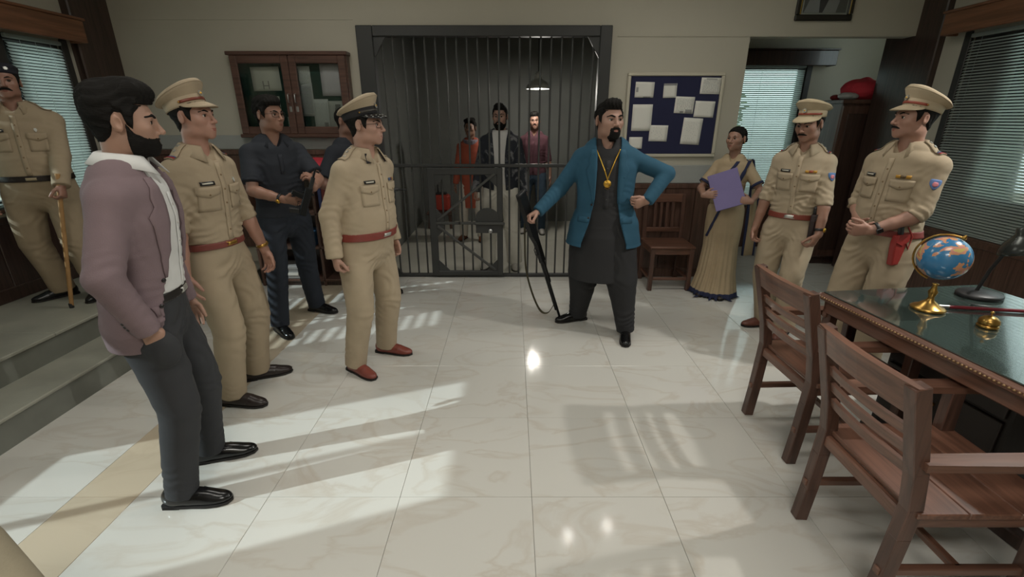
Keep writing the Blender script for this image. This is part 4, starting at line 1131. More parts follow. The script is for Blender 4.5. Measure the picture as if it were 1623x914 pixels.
            if folds:
                F_.fold(foot + V3(0, 0, .05), (.2, .3, 1), .075, .0035 * folds, .032, sd); F_.fold(foot + V3(0, 0, .13) , (.4, -.3, 1), .09, .003 * folds, .05, 2 + sd)
                F_.fold(kn, (.3, .5, 1), .11, .0045 * folds, .062, sd * 2); F_.fold(kn - fd * .06 + V3(0, 0, -.1), (-.3, .4, 1), .12, .004 * folds, .07, sd + 1)
                F_.fold(hip + fd * .08 + V3(-sd * .05, 0, -.05), (sd * .7, .2, .7), .10, .005 * folds, .05, sd)
                F_.fold((hip + kn) / 2, (sd * .5, .2, .35), .16, .003 * folds, .09, sd * 1.7)
        for (c_, r_) in bulges: F_.add(ell(c_, r_), .02)
        F_.keep(lambda X, Y, Z: (Z - ztop - s.zp) + 0 * X + 0 * Y)
        o, V, Q = fmesh(F_, name, m, s.root); s.trV, s.trQ = V, Q
        s.trB = BVHTree.FromPolygons([tuple(v) for v in V], Q.tolist())
        return o
    # ---- upper clothes
    def top(s, col, name='shirt', zb=1.015, off=.012, sleeve='long', sr=(.061, .052, .043), bump=.05, blouse=.012, cutneck=True, neckcut=(.055, .07), vneck=0.0, cuff=None, skirt=None, folds=1.0, matname=None, rough=.85, open_=None, flare=0.0, collar_up=1.53, sheen=0.0):
        m = mat(matname or 'cloth_%d_%d_%d' % col, srgb(*col), rough, var=.05, vscale=9, bump=bump, bscale=220, sheen=sheen)
        A = s.arms; pts = [s.sp(zb) + V3(.26, .2, 0), s.sp(zb) - V3(.26, .2, 0), s.sp(1.5)]
        ends = {}
        for sd in (1, -1):
            a_ = A[sd]; E_, W_ = a_['E'], a_['W']
            if sleeve == 'half': e = a_['S'] * .22 + E_ * .78; path = [a_['S'], e]; rs = [sr[0], sr[1] * 1.06]
            elif sleeve == 'roll': e = E_ * .88 + W_ * .12; mid = E_ * .9 + a_['S'] * .1; path = [a_['S'], mid, e]; rs = [sr[0], sr[1] * .98, sr[1] * .96]
            else: e = W_ + (W_ - E_) * .04; path = [a_['S'], E_, e]; rs = [sr[0], sr[1], sr[2]]
            ends[sd] = (e, nrm(path[-1] - path[-2])); pts += path; a_['path'] = path; a_['rs'] = rs
        pts = np.array(pts); lo = pts.min(0) - .11; hi = pts.max(0) + .10
        if skirt: lo[2] = skirt[-1][0] - .02; lo[0] -= .12; lo[1] -= .12; hi[0] += .08; hi[1] += .12
        F_ = Field(lo, hi, s.vox)
        ex = (lambda z: (blouse * math.exp(-((z - zb - .05) / .05) ** 2),) * 2) if blouse else None
        if flare: ex = lambda z: (flare * max(0, .99 - z),) * 2
        F_.add(s.torso(zb - .01, 1.482, off, extra=ex))
        if not skirt: F_.keep(lambda X, Y, Z: (zb + s.zp - Z) + 0 * X + 0 * Y)
        if skirt:
            nd = []
            for (z, rx, ry) in skirt:
                a, f = s.ax(z); nd.append((s.sp(z), a, f, rx * s.w, ry * s.w))
            F_.add(loft(nd, .3, .05), .02)
        for sd in (1, -1):
            a_ = A[sd]; c = s.sp(1.425)
            F_.add(limb([c * .5 + a_['S'] * .5, a_['S']], [.055, sr[0] * .95]), .035)
            F_.add(limb(a_['path'], a_['rs'], cap1=.1, sm=.012), .025)
            if cuff:
                e, d = ends[sd]; F_.add(limb([e - d * cuff[0], e], [a_['rs'][-1] + cuff[1]] * 2, cap0=.1, cap1=.1), .003)
            if folds:
                E_ = a_['E']; ud = nrm(E_ - a_['S'])
                F_.fold(E_ + ud * -.02, ud + V3(.2, .3, .1), .085, .0042 * folds, .038, sd); F_.fold(a_['S'] * .5 + E_ * .5, ud + V3(.3, -.4, .1), .11, .003 * folds, .06, 1 + sd)
                if sleeve == 'long': F_.fold(a_['W'] * .6 + E_ * .4, nrm(a_['W'] - E_) + V3(.2, .2, 0), .10, .0032 * folds, .036, sd)
                F_.fold(a_['S'] - V3(sd * .06, 0, .08), (sd * .8, .1, -.6), .085, .004 * folds, .045, sd)
        if folds:
            for k, (zz, xx) in enumerate(((1.06, .1), (1.06, -.1), (1.14, .0), (1.2, .12), (1.2, -.12))):
                a, f = s.ax(zz); F_.fold(s.sp(zz) + a * xx + f * .08, (.35 * np.sign(xx + .01), 0, 1), .10, .0032 * folds, .05, k)
                F_.fold(s.sp(zz) + a * xx * 1.2 - f * .08, (.3, 0, 1), .10, .003 * folds, .055, k + 3)
        # neck opening
        c = s.sp(1.50); a, f = s.ax(1.5)
        if cutneck: F_.cut(limb([c + f * -.012 + V3(0, 0, -.02), c + V3(0, 0, .10)], list(neckcut)), .006)
        if vneck:
            F_.cut(limb([c + f * .085 + V3(0, 0, -vneck), c + f * .07 + V3(0, 0, .03)], [.006, .05]), .004)
        if open_:
            X, Y, Z = F_.grid(); zs, ws = zip(*sorted(open_)); wo = np.interp(Z, zs, ws)
            ct = s.sp(1.2); aa, ff = s.ax(1.3)
            xx = (X - ct[0]) * aa[0] + (Y - ct[1]) * aa[1]; yy = (X - ct[0]) * ff[0] + (Y - ct[1]) * ff[1]
            g = np.minimum(wo - np.abs(xx), (yy - .0) + 0 * Z); F_.d = np.maximum(F_.d, g).astype(np.float32)
        o, V, Q = fmesh(F_, name, m, s.root)
        bv = BVHTree.FromPolygons([tuple(v) for v in V], Q.tolist()); s.B = bv; s.ends = ends
        return o, bv, m
    def proj(s, bv, p, d, off=.002):
        hit = bv.ray_cast(Vector(p - np.array(d) * .35), Vector(d), .8)
        if hit[0] is None:
            hit = bv.find_nearest(Vector(p))
            if hit[0] is None: return Vector(p), Vector(-np.array(d))
        return hit[0] + hit[1] * off, hit[1]
    def patch(s, bv, name, m, parent, c, a, u, d, rows, n=6, off=.003, solid=.003, point=0.0):
        """rows: (t, s0, s1) - t along u, s along a; projected along d on the surface"""
        g = []
        for k, (t, s0, s1) in enumerate(rows):
            r = []
            for i in range(n + 1):
                q = i / n; tt = t - point * (1 - abs(2 * q - 1)) * (k / (len(rows) - 1))
                r.append(s.proj(bv, np.array(c) + np.array(a) * (s0 + (s1 - s0) * q) + np.array(u) * tt, d, off)[0])
            g.append(r)
        return MB().grid(g).build(name, m, parent, solid=solid)
    def front(s, bv, name, m, parent, x0, x1, z0, z1, k=3, **kw):
        zc = (z0 + z1) / 2; a, f = s.ax(zc); n = max(2, k)
        rows = [(z1 - zc + (z0 - z1) * i / n, x0, x1) for i in range(n + 1)]
        return s.patch(bv, name, m, parent, s.sp(zc), a, V3(0, 0, 1), -f, rows, **kw)
    def stud(s, bv, name, m, parent, p, d, r=.005, h=.004, n=10, poly=None):
        c, nn = s.proj(bv, np.array(p), d, 0.0); mw = nn.to_track_quat('Z', 'Y').to_matrix().to_4x4(); mw.translation = c
        mb = MB()
        if poly: mb.prism(poly, -.002, h)
        else: mb.lathe([(r, -.002), (r, h * .7), (r * .8, h), (.0005, h)], n)
        return mb.build(name, m, parent, mw)
    def collar(s, m, parent, spread=158, lift=0.0, tip=.03, rx=.070, ry=.066, width=.042, z=1.514):
        rx *= .35 + .65 * s.w; ry *= .5 + .5 * s.w; z += .05 * max(0, s.w - 1.0); a, f = s.ax(1.5); c = s.sp(z) + f * -.012; g = [[], [], [], []]; n = 28; P0 = R(spread)
        for i in range(n + 1):
            ph = -P0 + 2 * P0 * i / n; q = abs(ph) / P0; dr = a * math.sin(ph) - f * math.cos(ph)
            e = V3(0, 0, 1); ew = q ** 5
            zt = .022 - .020 * q ** 2 + lift
            base = c + a * math.sin(ph) * rx - f * math.cos(ph) * ry + f * .012 * q ** 2
            g[0].append(base + e * (zt - .035)); g[1].append(base + e * zt)
            o1 = base + dr * .010 + e * (zt - .004); g[2].append(o1)
            g[3].append(base + dr * (.042 + .006 * q) + e * (zt - width - tip * ew) + f * .012 * ew)
        return MB().grid(g).build('collar', m, parent, solid=.004)
    def belt(s, col, z=1.0, hgt=.038, off=.021, buckle=True, bm=None, matname='belt'):
        m = mat('%s_%d_%d_%d' % (matname, *col), srgb(*col), .4, var=.08, vscale=20)
        c = s.sp(z); F_ = Field(c - V3(.27, .25, hgt), c + V3(.27, .29, hgt), .005)
        F_.add(s.torso(z - .06, z + .06, off)); F_.keep(lambda X, Y, Z: (np.abs(Z - c[2]) - hgt / 2) + 0 * X + 0 * Y)
        F_.cut(s.torso(z - .08, z + .08, off - .009))
        o, V, Q = fmesh(F_, 'belt', m, s.root); bv = BVHTree.FromPolygons([tuple(v) for v in V], Q.tolist())
        if buckle: s.front(bv, 'buckle', bm or M_silver, o, -.030, .030, z - hgt * .55 + s.zp, z + hgt * .55 + s.zp, off=.004, solid=.006)
        return o, bv
    # ---- head
    def head(s, hair='short', beard=None, stache=None, hairc='black', scale=(1, 1, 1), h=.003, gaze=(0, 0), cap=None, glasses=False, brow=1.0, mouth=0.0, earring=False, neckr=.057, chest_open=False, jaw=1.0, nose=1.0):
        yaw, pitch, roll = s.hd
        a, f = s.ax(1.5); base = s.sp(1.49)
        cen = s.sp(1.5) + f * (.022 + .0012 * pitch * -1) + V3(0, 0, .174)
        Rm = Matrix.Rotation(s.cy + R(yaw), 4, 'Z') @ Matrix.Rotation(R(pitch), 4, 'X') @ Matrix.Rotation(R(roll), 4, 'Y')
        Mh = Matrix.Translation(cen) @ Rm @ Matrix.Diagonal((*scale, 1)); Mhi = Mh.inverted(); s.Mh = Mh
        nb = np.array(Mhi @ Vector(base + f * -.012)); nb2 = np.array(Mhi @ Vector(base + f * -.01 + V3(0, 0, -.14)))
        F_ = Field((-.105, -.125, -.30 if chest_open else -.24), (.105, .14, .135), h)
        F_.add(ell((0, -.012, .035), (.0755, .097, .082))); F_.add(ell((0, .028, -.015), (.064, .066, .082)), .03)
        F_.add(ell((0, .032, -.066), (.054 * jaw, .054, .044)), .03); F_.add(ell((0, .074, -.098), (.020 * jaw, .017, .017)), .03)
        for sd in (1, -1):
            F_.add(ell((sd * .045, .058, -.022), (.02, .022, .018)), .03); F_.add(ell((sd * .046, .015, -.075), (.016, .026, .02)), .025)
        F_.add(limb([(-.034, .080, .020), (0, .088, .017), (.034, .080, .020)], [.012, .011, .012]), .016)
        F_.add(limb([nb2, nb, (0, -.018, -.07), (0, -.02, -.03)], [neckr * 1.9, neckr * 1.08, neckr, neckr], flat=1.0, sm=.02), .022)
        F_.add(limb([(0, .0, -.10), nb + V3(0, .03, 0)], [.022, .02]), .03)
        for sd in (1, -1): F_.cut(ell((sd * .032, .104, .003), (.018, .019, .015)), .014)
        base_d = F_.d.copy()
        F_.add(limb([(0, .091, .014), (0, .104, -.012), (0, .113 * nose + (1 - nose) * .1, -.030)], [.0068, .0085, .0112]), .012)
        for sd in (1, -1): F_.add(ell((sd * .0125, .099, -.034), (.0085, .010, .0075)), .007)
        for sd in (1, -1): F_.cut(ell((sd * .0068, .106, -.0425), (.0036, .006, .003)), .003)
        F_.add(ell((0, .080, -.063), (.028, .018, .024)), .018)
        F_.cut(limb([(-.02, .094, -.0675), (0, .1, -.0665), (.02, .094, -.0675)], [.0012, .0022 + mouth, .0012]), .003)
        for sd in (1, -1):
            F_.add(ell((sd * .031, .0740, .003), .0158), .004)
            F_.cut(ell((sd * .031, .0945, .0022), (.0172, .02, .0070), (0, sd * .06, 0)), .0015)
            F_.add(ell((sd * .0805, -.014, -.004), (.0085, .019, .031), (R(10), 0, sd * R(-22))), .008); F_.cut(ell((sd * .0905, -.008, -.002), (.006, .010, .018), (R(10), 0, sd * R(-22))), .005)
        V, Q = F_.nets(); V = relax(V, Q, 1, .4); s.add_body(xf(V, Mh), Q)
        X, Y, Z = F_.grid(); hm = HAIRM[hairc]; hd_d = F_.d.copy()
        # lips
        l = MB()
        l.tube([(x, .0965 - 9 * x * x, -.0625 + .0008 * math.cos(x * 400) - 4 * x * x) for x in np.linspace(-.022, .022, 9)], [.001, .003, .0042, .0048, .0042, .0048, .0042, .003, .001], 8, flat=.8)
        l.tube([(x, .0955 - 9 * x * x, -.0722 - mouth + 5 * x * x) for x in np.linspace(-.020, .020, 9)], [.001, .0032, .0045, .0053, .0056, .0053, .0045, .0032, .001], 8, flat=.85)
        l.build('lips', s.lipm, s.root, Mh)
        for sd in (1, -1):
            o = link('eye', EYE, s.root, None, Mh @ Matrix.Translation((sd * .031, .0752, .0028)) @ Matrix.Rotation(R(gaze[0]), 4, 'Z') @ Matrix.Rotation(R(gaze[1]), 4, 'X'))
        # lashes along the upper lids
        lm = MB()
        for sd in (1, -1):
            pts = []
            for i in range(9):
                dx = -.0155 + .031 * i / 8; dz = .0022 + .0070 * math.sqrt(max(0, 1 - (dx / .0172) ** 2)) - .0006
                pts.append((sd * .031 + dx, .0742 + math.sqrt(max(.00001, .0162 ** 2 - dx * dx - (dz - .003) ** 2)) + .0004, dz))
            lm.tube(pts, .0011, 5)
        lm.build('eyelashes', hm, s.root, Mh)
        # brows
        Fb = Field((-.07, .04, .0), (.07, .12, .05), .0022)
        sl = lambda G: tuple(slice(max(0, int(round((G.lo[i] - F_.lo[i]) / F_.h))), None) for i in range(3))
        def sample(G, src):
            gi = [np.clip(((G.ax[i] - F_.ax[i][0]) / F_.h), 0, F_.n[i] - 1.001) for i in range(3)]
            i0 = [g.astype(int) for g in gi]; fr = [(g - i) for g, i in zip(gi, i0)]
            out = 0
            for dx in (0, 1):
                for dy in (0, 1):
                    for dz in (0, 1):
                        w_ = ((fr[0] if dx else 1 - fr[0])[:, None, None] * (fr[1] if dy else 1 - fr[1])[None, :, None] * (fr[2] if dz else 1 - fr[2])[None, None, :])
                        out = out + w_ * src[np.ix_(i0[0] + dx, i0[1] + dy, i0[2] + dz)]
            return out.astype(np.float32)
        hb = sample(Fb, base_d)
        for sd in (1, -1):
            Fb.add(limb([(sd * .011, .09, .0195), (sd * .032, .088, .0275), (sd * .052, .068, .021)], [.0042 * brow, .0046 * brow, .0022 * brow], flat=2.2), 0, .01)
        Fb.d = np.maximum(Fb.d, hb - .0028)
        fmesh(Fb, 'eyebrows', hm, s.root, Mh, 0)
        # hair
        if hair and hair != 'none':
            Fh = Field((-.12, -.15, -.12), (.12, .15, .19), h * 1.15); Xh, Yh, Zh = Fh.grid(); bd_ = sample(Fh, base_d)
            # outside the head grid the sampled value is clamped: push by distance
            ox = np.maximum(np.abs(Xh) - .104, 0) + np.maximum(np.maximum(Yh - .138, -.122 - Yh), 0) + np.maximum(Zh - .132, 0)
            bd_ = bd_ + ox
            hl = {'y': [-.125, -.06, -.036, -.028, -.015, .004, .012, .030, .037, .055, .075, .12], 'z': [-.075, -.07, -.045, .0, .032, .032, -.008, -.024, .028, .052, .066, .070]}
            if hair == 'bald': hl['z'][8:] = [.03, .075, .10, .12]
            if hair == 'receding': hl['z'][8:] = [.035, .075, .082, .076]
            if hair == 'bun': hl['z'][6] = .01; hl['z'][7] = .01
            zf = np.interp(Yh, hl['y'], hl['z']).astype(np.float32); g = (Zh - zf) + 0 * Xh
            th = {'short': .009, 'crop': .004, 'bald': .0035, 'receding': .008, 'pomp': .011, 'side': .013, 'bun': .007, 'wavy': .014, 'quiff': .010}[hair]
            th = th * np.clip(g / .022, .25, 1)
            Fh.d = bd_ - th
            if hair == 'pomp':
                Fh.add(ell((0, .040, .112), (.064, .070, .042), (R(-12), 0, 0)), .04); Fh.add(ell((0, -.045, .08), (.074, .074, .062)), .03)
            if hair == 'quiff':
                Fh.add(ell((0, .05, .104), (.056, .05, .034), (R(-12), 0, 0)), .03)
            if hair == 'wavy':
                for (x, y, z) in ((-.04, .06, .10), (.0, .075, .108), (.04, .06, .10), (.02, .0, .12), (-.03, -.02, .118)): Fh.add(ell((x, y, z), (.04, .045, .026), (0, 0, x * 9)), .02)
            if hair == 'side':
                Fh.add(ell((.012, .05, .095), (.066, .052, .034), (R(-8), R(8), 0)), .03); Fh.add(ell((0, -.02, .10), (.07, .08, .034)), .03)
            if hair == 'bun': Fh.add(ell((0, -.128, -.005), (.045, .032, .042)), .015)
            amp = .0012 if hair in ('short', 'crop', 'bald', 'receding', 'bun') else .0022
            Fh.d += (amp * (np.sin(260 * Xh + 5 * np.sin(34 * Yh) + 3 * np.sin(40 * Zh)) + .6 * np.sin(410 * Xh + 170 * Zh + 4 * np.sin(50 * Yh)))).astype(np.float32)
            gg = -g * .6
            if hair in ('pomp', 'wavy', 'side', 'quiff'): gg = np.where((Zh > .062) & (Yh > .04), np.maximum(-(Zh - .064), -.2), gg)
            Fh.d = np.maximum(Fh.d, gg + 0 * Xh).astype(np.float32)
            Fh.d = np.maximum(Fh.d, -(bd_ + .006)).astype(np.float32) if False else Fh.d
            if cap: Fh.d = np.maximum(Fh.d, (Zh - (.060 + (.22 if cap.get('kind') != 'beret' else .0) * Yh)) + 0 * Xh).astype(np.float32)
            fmesh(Fh, 'hair', hm, s.root, Mh, 1)
        if beard:
            Fb = Field((-.085, -.03, -.16), (.085, .135, .02), h); Xb, Yb, Zb = Fb.grid(); bd2 = sample(Fb, hd_d)
            zc = np.interp(Yb, [-.0, .012, .03, .06, .08, .1, .14], {'full': [.005, -.006, -.034, -.052, -.053, -.051, -.052], 'goatee': [-.14, -.14, -.14, -.075, -.052, -.048, -.048], 'thin': [-.0, -.01, -.06, -.07, -.060, -.052, -.052]}[beard]).astype(np.float32)
            yb = np.interp(Zb, [-.16, -.1, -.06, 0], [.03, .012, .008, .008]).astype(np.float32)
            t = {'full': .0055, 'goatee': .009, 'thin': .005}[beard] * np.clip((zc - Zb) / .02, .15, 1)
            Fb.d = np.maximum(bd2 - t, np.maximum(Zb - zc, yb - Yb) * .7 + 0 * Xb)
            if beard == 'goatee': Fb.d = np.maximum(Fb.d, (np.abs(Xb) - .034 - .0 * Yb) * .8 + 0 * Zb)
            Fb.d = np.maximum(Fb.d, (-.135 - Zb) + 0 * Xb + 0 * Yb)
            # keep lips, nose and nostrils free
            Fb.d = Fb.d.astype(np.float32); Fb.cut(ell((0, .1, -.0675), (.019, .03, .0078)), .003); Fb.cut(ell((0, .112, -.032), (.019, .03, .0145)), .003)
            Fb.d += (.0009 * np.sin(520 * Xb + 3 * np.sin(90 * Zb)) * np.sin(300 * Zb + 4 * np.sin(110 * Yb))).astype(np.float32)
            fmesh(Fb, 'beard', hm, s.root, Mh, 1)
        if stache:
            Fb = Field((-.05, .05, -.08), (.05, .13, -.035), .0022); Xb, Yb, Zb = Fb.grid(); bd2 = sample(Fb, hd_d)
            dr = {'normal': -.060, 'thin': -.057, 'thick': -.064}[stache]; rr = {'normal': .0062, 'thin': .0036, 'thick': .008}[stache]
            for sd in (1, -1): Fb.add(limb([(0, .1, -.0525), (sd * .016, .098, -.0535), (sd * .032, .086, dr)], [rr * .9, rr, rr * .5], flat=2.0), 0, .01)
            Fb.d = np.maximum(Fb.d, bd2 - .0048).astype(np.float32); Fb.cut(ell((0, .112, -.030), (.019, .03, .0135)), .002)
            fmesh(Fb, 'moustache', hm, s.root, Mh, 0)
        if glasses:
            gm = mat('glasses_frame', (.012, .012, .012), .35); mb = MB()
            for sd in (1, -1):
                pts = []
                for i in range(25):
                    q = 2 * math.pi * i / 24; cx, cz = math.cos(q), math.sin(q); k = (abs(cx) ** 4 + abs(cz) ** 4) ** -.25
                    pts.append((sd * .033 + .0255 * cx * k, .1005 - .9 * (abs(sd * .033 + .0255 * cx * k) - .0) ** 2 * 4, .002 + .0165 * cz * k))
                mb.tube(pts, .0016, 6, cap=False)
                mb.tube([(sd * .058, .086, .008), (sd * .072, .06, .008), (sd * .081, .0, .006), (sd * .083, -.02, -.006)], .0016, 6)
            mb.tube([(-.008, .1, .006), (0, .104, .008), (.008, .1, .006)], .0016, 6)
            mb.build('glasses', gm, s.root, Mh)
        if earring:
            for sd in (1, -1): MB().lathe([(.0005, -.003), (.003, 0), (.0005, .003)], 8, Matrix.Translation((sd * .084, -.006, -.036))).build('earring', M_gold, s.root, Mh)
        if cap: s.cap(Mh, **cap)
    def cap(s, Mh, kind='peaked', col=(176, 152, 112), band=None, strap=(120, 58, 42), visor=None, tilt=4, badge=M_silver, oak=False):
        m = mat('cap_cloth_%d_%d_%d' % col, srgb(*col), .85, var=.05, vscale=12, bump=.12, bscale=200)
        if kind == 'beret':
            F_ = Field((-.13, -.15, .02), (.13, .14, .15), .004)
            F_.add(ell((.006, -.012, .078), (.098, .115, .045), (R(10), R(10), 0))); F_.add(ell((0, -.010, .055), (.084, .104, .03), (R(8), 0, 0)), .02)
            F_.keep(lambda X, Y, Z: (.046 + .02 * 0 + .10 * Y - Z) + 0 * X)
            o, V, Q = fmesh(F_, 'beret', m, s.root, Mh)
            MB().prism([(.014 * math.cos(q) * (1 if i % 2 else .55), .014 * math.sin(q) * (1 if i % 2 else .55)) for i, q in enumerate([2 * math.pi * j / 16 for j in range(16)])], 0, .005, Matrix.Translation((-.035, .088, .085)) @ Matrix.Rotation(R(-78), 4, 'X') @ Matrix.Rotation(R(-20), 4, 'Y')).build('badge', badge, o)
            return o
        Mc = Mh @ Matrix.Translation((0, -.006, -.004)) @ Matrix.Rotation(R(tilt + 7), 4, 'X'); n = 40
        e = empty('peaked_cap'); e.parent = s.root; e.matrix_local = Mc
        def ring(rx, ry, z, zc, yc=-.008): return [(rx * math.sin(2 * math.pi * i / n), yc + ry * math.cos(2 * math.pi * i / n), z + zc * math.cos(2 * math.pi * i / n)) for i in range(n)]
        mb = MB(); mb.grid([ring(.083, .103, .050, .002), ring(.085, .105, .058, .002), ring(.0855, .106, .094, .006)], closed=True)
        mb.build('band', mat('cap_band_%d_%d_%d' % (band or col), srgb(*(band or col)), .8, var=.04), e, solid=.003)
        mb = MB(); rows = [ring(.0855, .106, .092, .006), ring(.091, .111, .100, .014), ring(.108, .123, .113, .026), ring(.114, .129, .122, .031), ring(.1145, .1295, .129, .033), ring(.108, .123, .139, .034), ring(.08, .092, .148, .030), ring(.045, .05, .148, .02), ring(.001, .001, .146, .0)]
        mb.grid(rows, closed=True).build('crown', m, e)
        mb = MB(); mb.tube([(*p[:2], p[2]) for p in ring(.1145, .1295, .1255, .032)] + [ring(.1145, .1295, .1255, .032)[0]], .003, 6, cap=False).build('piping', m, e)
        g = []
        for k in range(6):
            q = k / 5; r = []
            for i in range(25):
                ph = R(-72 + 144 * i / 24); ex = .054 * q * math.cos(ph * 1.22) ** .6 if abs(ph) < R(73) else 0
                r.append(((.084 + ex * .9) * math.sin(ph), -.008 + (.105 + ex) * math.cos(ph), .058 - .62 * ex - .10 * ex * abs(math.sin(ph)) - 2.8 * ex * ex))
            g.append(r)
        vz = MB().grid(g).build('visor', m if visor is None else visor, e, solid=.004)
        sm_ = mat('cap_strap_%d_%d_%d' % strap, srgb(*strap), .45)
        r = ring(.0875, .108, .066, .002); st = [p for i, p in enumerate(r) if p[1] > .018]; st = sorted(st, key=lambda p: p[0])
        MB().grid([st, [(p[0], p[1], p[2] + .014) for p in st]]).build('chin_strap', sm_, e, solid=.003)
        for sx in (st[0], st[-1]): MB().lathe([(.0005, 0), (.005, .001), (.005, .004), (.0005, .006)], 10, Matrix.Translation((sx[0], sx[1], sx[2] + .007)) @ Matrix.Rotation(R(90 if sx[0] > 0 else -90), 4, 'Y')).build('strap_button', M_brass, e)
        Mb = Matrix.Translation((0, .103, .098)) @ Matrix.Rotation(R(-84), 4, 'X')
        b = MB().prism([((.016 if i % 2 else .011) * math.cos(q), (.016 if i % 2 else .011) * math.sin(q)) for i, q in enumerate([2 * math.pi * j / 16 for j in range(16)])], 0, .005, Mb).build('badge', badge, e)
        MB().lathe([(.007, .004), (.006, .007), (.0005, .009)], 14, Mb).build('boss', M_gold, b)
        if oak:
            for k in range(9):
                ph = R(-56 + 14 * k)
                for q, rr in ((.55, .008), (.85, .007)):
                    ex = .054 * q * math.cos(ph * 1.22) ** .6
                    MB().lathe([(.0005, -.002), (rr, 0), (.0005, .003)], 7, Matrix.Translation(((.084 + ex * .9) * math.sin(ph), -.008 + (.105 + ex) * math.cos(ph), .061 - .62 * ex - .10 * ex * abs(math.sin(ph)) - 2.8 * ex * ex)) @ Matrix.Rotation(-ph, 4, 'Z')).build('oak_leaf', M_silver, vz)
        return e
    def finish(s):
        V = np.concatenate(s.bodyV); Q = np.concatenate(s.bodyQ)
        link('body', qmesh('body', V, Q, s.skin), s.root)
        return s
    # ---- little kits
    def watch(s, side, col=(.02, .02, .02), face=(.05, .05, .06), strapm=None, square=False):
        A = s.arms[side]; d = nrm(A['E'] - A['W']); c = A['W'] + d * .035; z = -A['p'] if A['p'] is not None else V3(0, 0, 1); z = nrm(z - d * z.dot(d)); x = np.cross(d, z)
        m = strapm or mat('watch_strap', col, .45); mb = MB()
        rr = .034 * (.6 + .4 * s.w)
        ring_ = [[c + d * k + (x * math.cos(2 * math.pi * i / 20) * rr + z * math.sin(2 * math.pi * i / 20) * rr * .95) for i in range(20)] for k in (-.009, .009)]
        o = mb.grid(ring_, closed=True).build('wristwatch', m, s.root, solid=.004)
        Mw = Matrix((Vector(x), Vector(d), Vector(z))).transposed().to_4x4(); Mw.translation = Vector(c + z * rr * .98)
        if square: MB().rbox((-.016, -.018, -.002), (.016, .018, .008), .004, Mw).build('watch_case', mat('watch_case', (.01, .01, .012), .2), o)
        else: MB().lathe([(.016, -.002), (.017, .003), (.014, .007), (.0005, .007)], 18, Mw).build('watch_case', M_gold, o)
    def police_shirt(s, col, sleeve='roll', zb=1.015, stars=2, red=True, patch_col=None, patch_side=1, name_side=1, cuff=(.045, .006), tall_collar=0.0, off=.012, ribbon=None, lanyard=None, collar_tab=False, star_m=M_silver, **kw):
        kw.setdefault('folds', 1.5); o, bv, m = s.top(col, 'uniform_shirt', zb, off, sleeve, cuff=cuff, vneck=.055, **kw)
        a, f = s.ax(1.3)
        s.collar(m, o, spread=150, tip=.032, width=.052, z=1.528)
        s.front(bv, 'placket', m, o, -.016, .016, zb + .01, 1.445, k=14, n=2, off=.003, solid=.0025)
        for i in range(5): s.stud(bv, 'button', mat('button_tan', srgb(120, 96, 64), .5), o, s.sp(1.08 + .075 * i), -s.ax(1.2)[1], .0055, .006)
        for sd in (1, -1):
            pc = sd * .088 * s.w
            p = s.front(bv, 'pocket', m, o, pc - .052, pc + .052, 1.195, 1.315, k=6, n=6, off=.0035, solid=.003)
            s.front(bv, 'pocket_flap', m, p, pc - .056, pc + .056, 1.285, 1.325, k=3, n=6, off=.0075, solid=.003, point=.018)
            s.stud(bv, 'pocket_button', mat('button_tan', srgb(120, 96, 64), .5), p, s.sp(1.283) + s.ax(1.28)[0] * pc, -f, .005, .012)
            # shoulder strap
            c = s.sp(1.46); aa, ff = s.ax(1.46); x0, x1 = .078 * s.w, .175 * s.w
            rows = [(x0 * sd + (x1 - x0) * sd * k / 6, -.026, .026) for k in range(7)]
            e = s.patch(bv, 'shoulder_strap', m, o, c - ff * .012, ff, aa, V3(0, 0, -1), rows, n=4, off=.006, solid=.004)
            star = [((.011 if i % 2 else .0045) * math.cos(q), (.011 if i % 2 else .0045) * math.sin(q)) for i, q in enumerate([2 * math.pi * j / 10 for j in range(10)])]
            for k in range(stars): s.stud(bv, 'star', star_m, e, c - ff * .012 + aa * sd * (x0 + .018 + .026 * k), V3(0, 0, -1), poly=star, h=.012)
            if red:
                for k, cc in enumerate(((150, 40, 40), (70, 80, 120))):
                    x = x1 - .012 - .011 * k
                    s.patch(bv, 'rank_stripe', mat('stripe_%d_%d_%d' % cc, srgb(*cc), .7), e, c - ff * .012, ff, aa, V3(0, 0, -1), [((x + .008 * q) * sd, -.027, .027) for q in (0, .5, 1)], n=4, off=.010, solid=.003)
            if collar_tab:
                cpos = s.sp(1.49) + aa * sd * .062 + ff * .062
                s.patch(bv, 'collar_tab', mat('tab_dark', srgb(30, 28, 34), .6), o, s.sp(1.47), aa, nrm(V3(0, 0, 1)), -ff, [(.035 - .018 * k, sd * (.045 + .006 * k), sd * (.075 + .006 * k)) for k in range(4)], n=3, off=.009, solid=.004)
        # name plate, badge and ribbon
        npx = name_side * .088 * s.w
        q = s.front(bv, 'name_plate', mat('name_plate', (.012, .012, .012), .3), o, npx - .034, npx + .034, 1.332, 1.352, k=1, n=4, off=.005, solid=.004)
        s.front(bv, 'name_lettering', mat('name_letters', srgb(200, 196, 180), .5), q, npx - .024, npx + .024, 1.3385, 1.3455, k=1, n=4, off=.0075, solid=.001)
        bx = -name_side * .088 * s.w
        if ribbon:
            for k, cc in enumerate(ribbon): s.front(bv, 'ribbon', mat('rib_%d_%d_%d' % cc, srgb(*cc), .6), o, bx - .036 + .024 * k, bx - .014 + .024 * k, 1.335, 1.352, k=1, n=2, off=.005, solid=.004)
        else: s.stud(bv, 'breast_badge', M_silver, o, s.sp(1.345) + a * bx, -f, poly=[(.0, -.016), (.010, .0), (.006, .013), (-.006, .013), (-.010, .0)], h=.005)
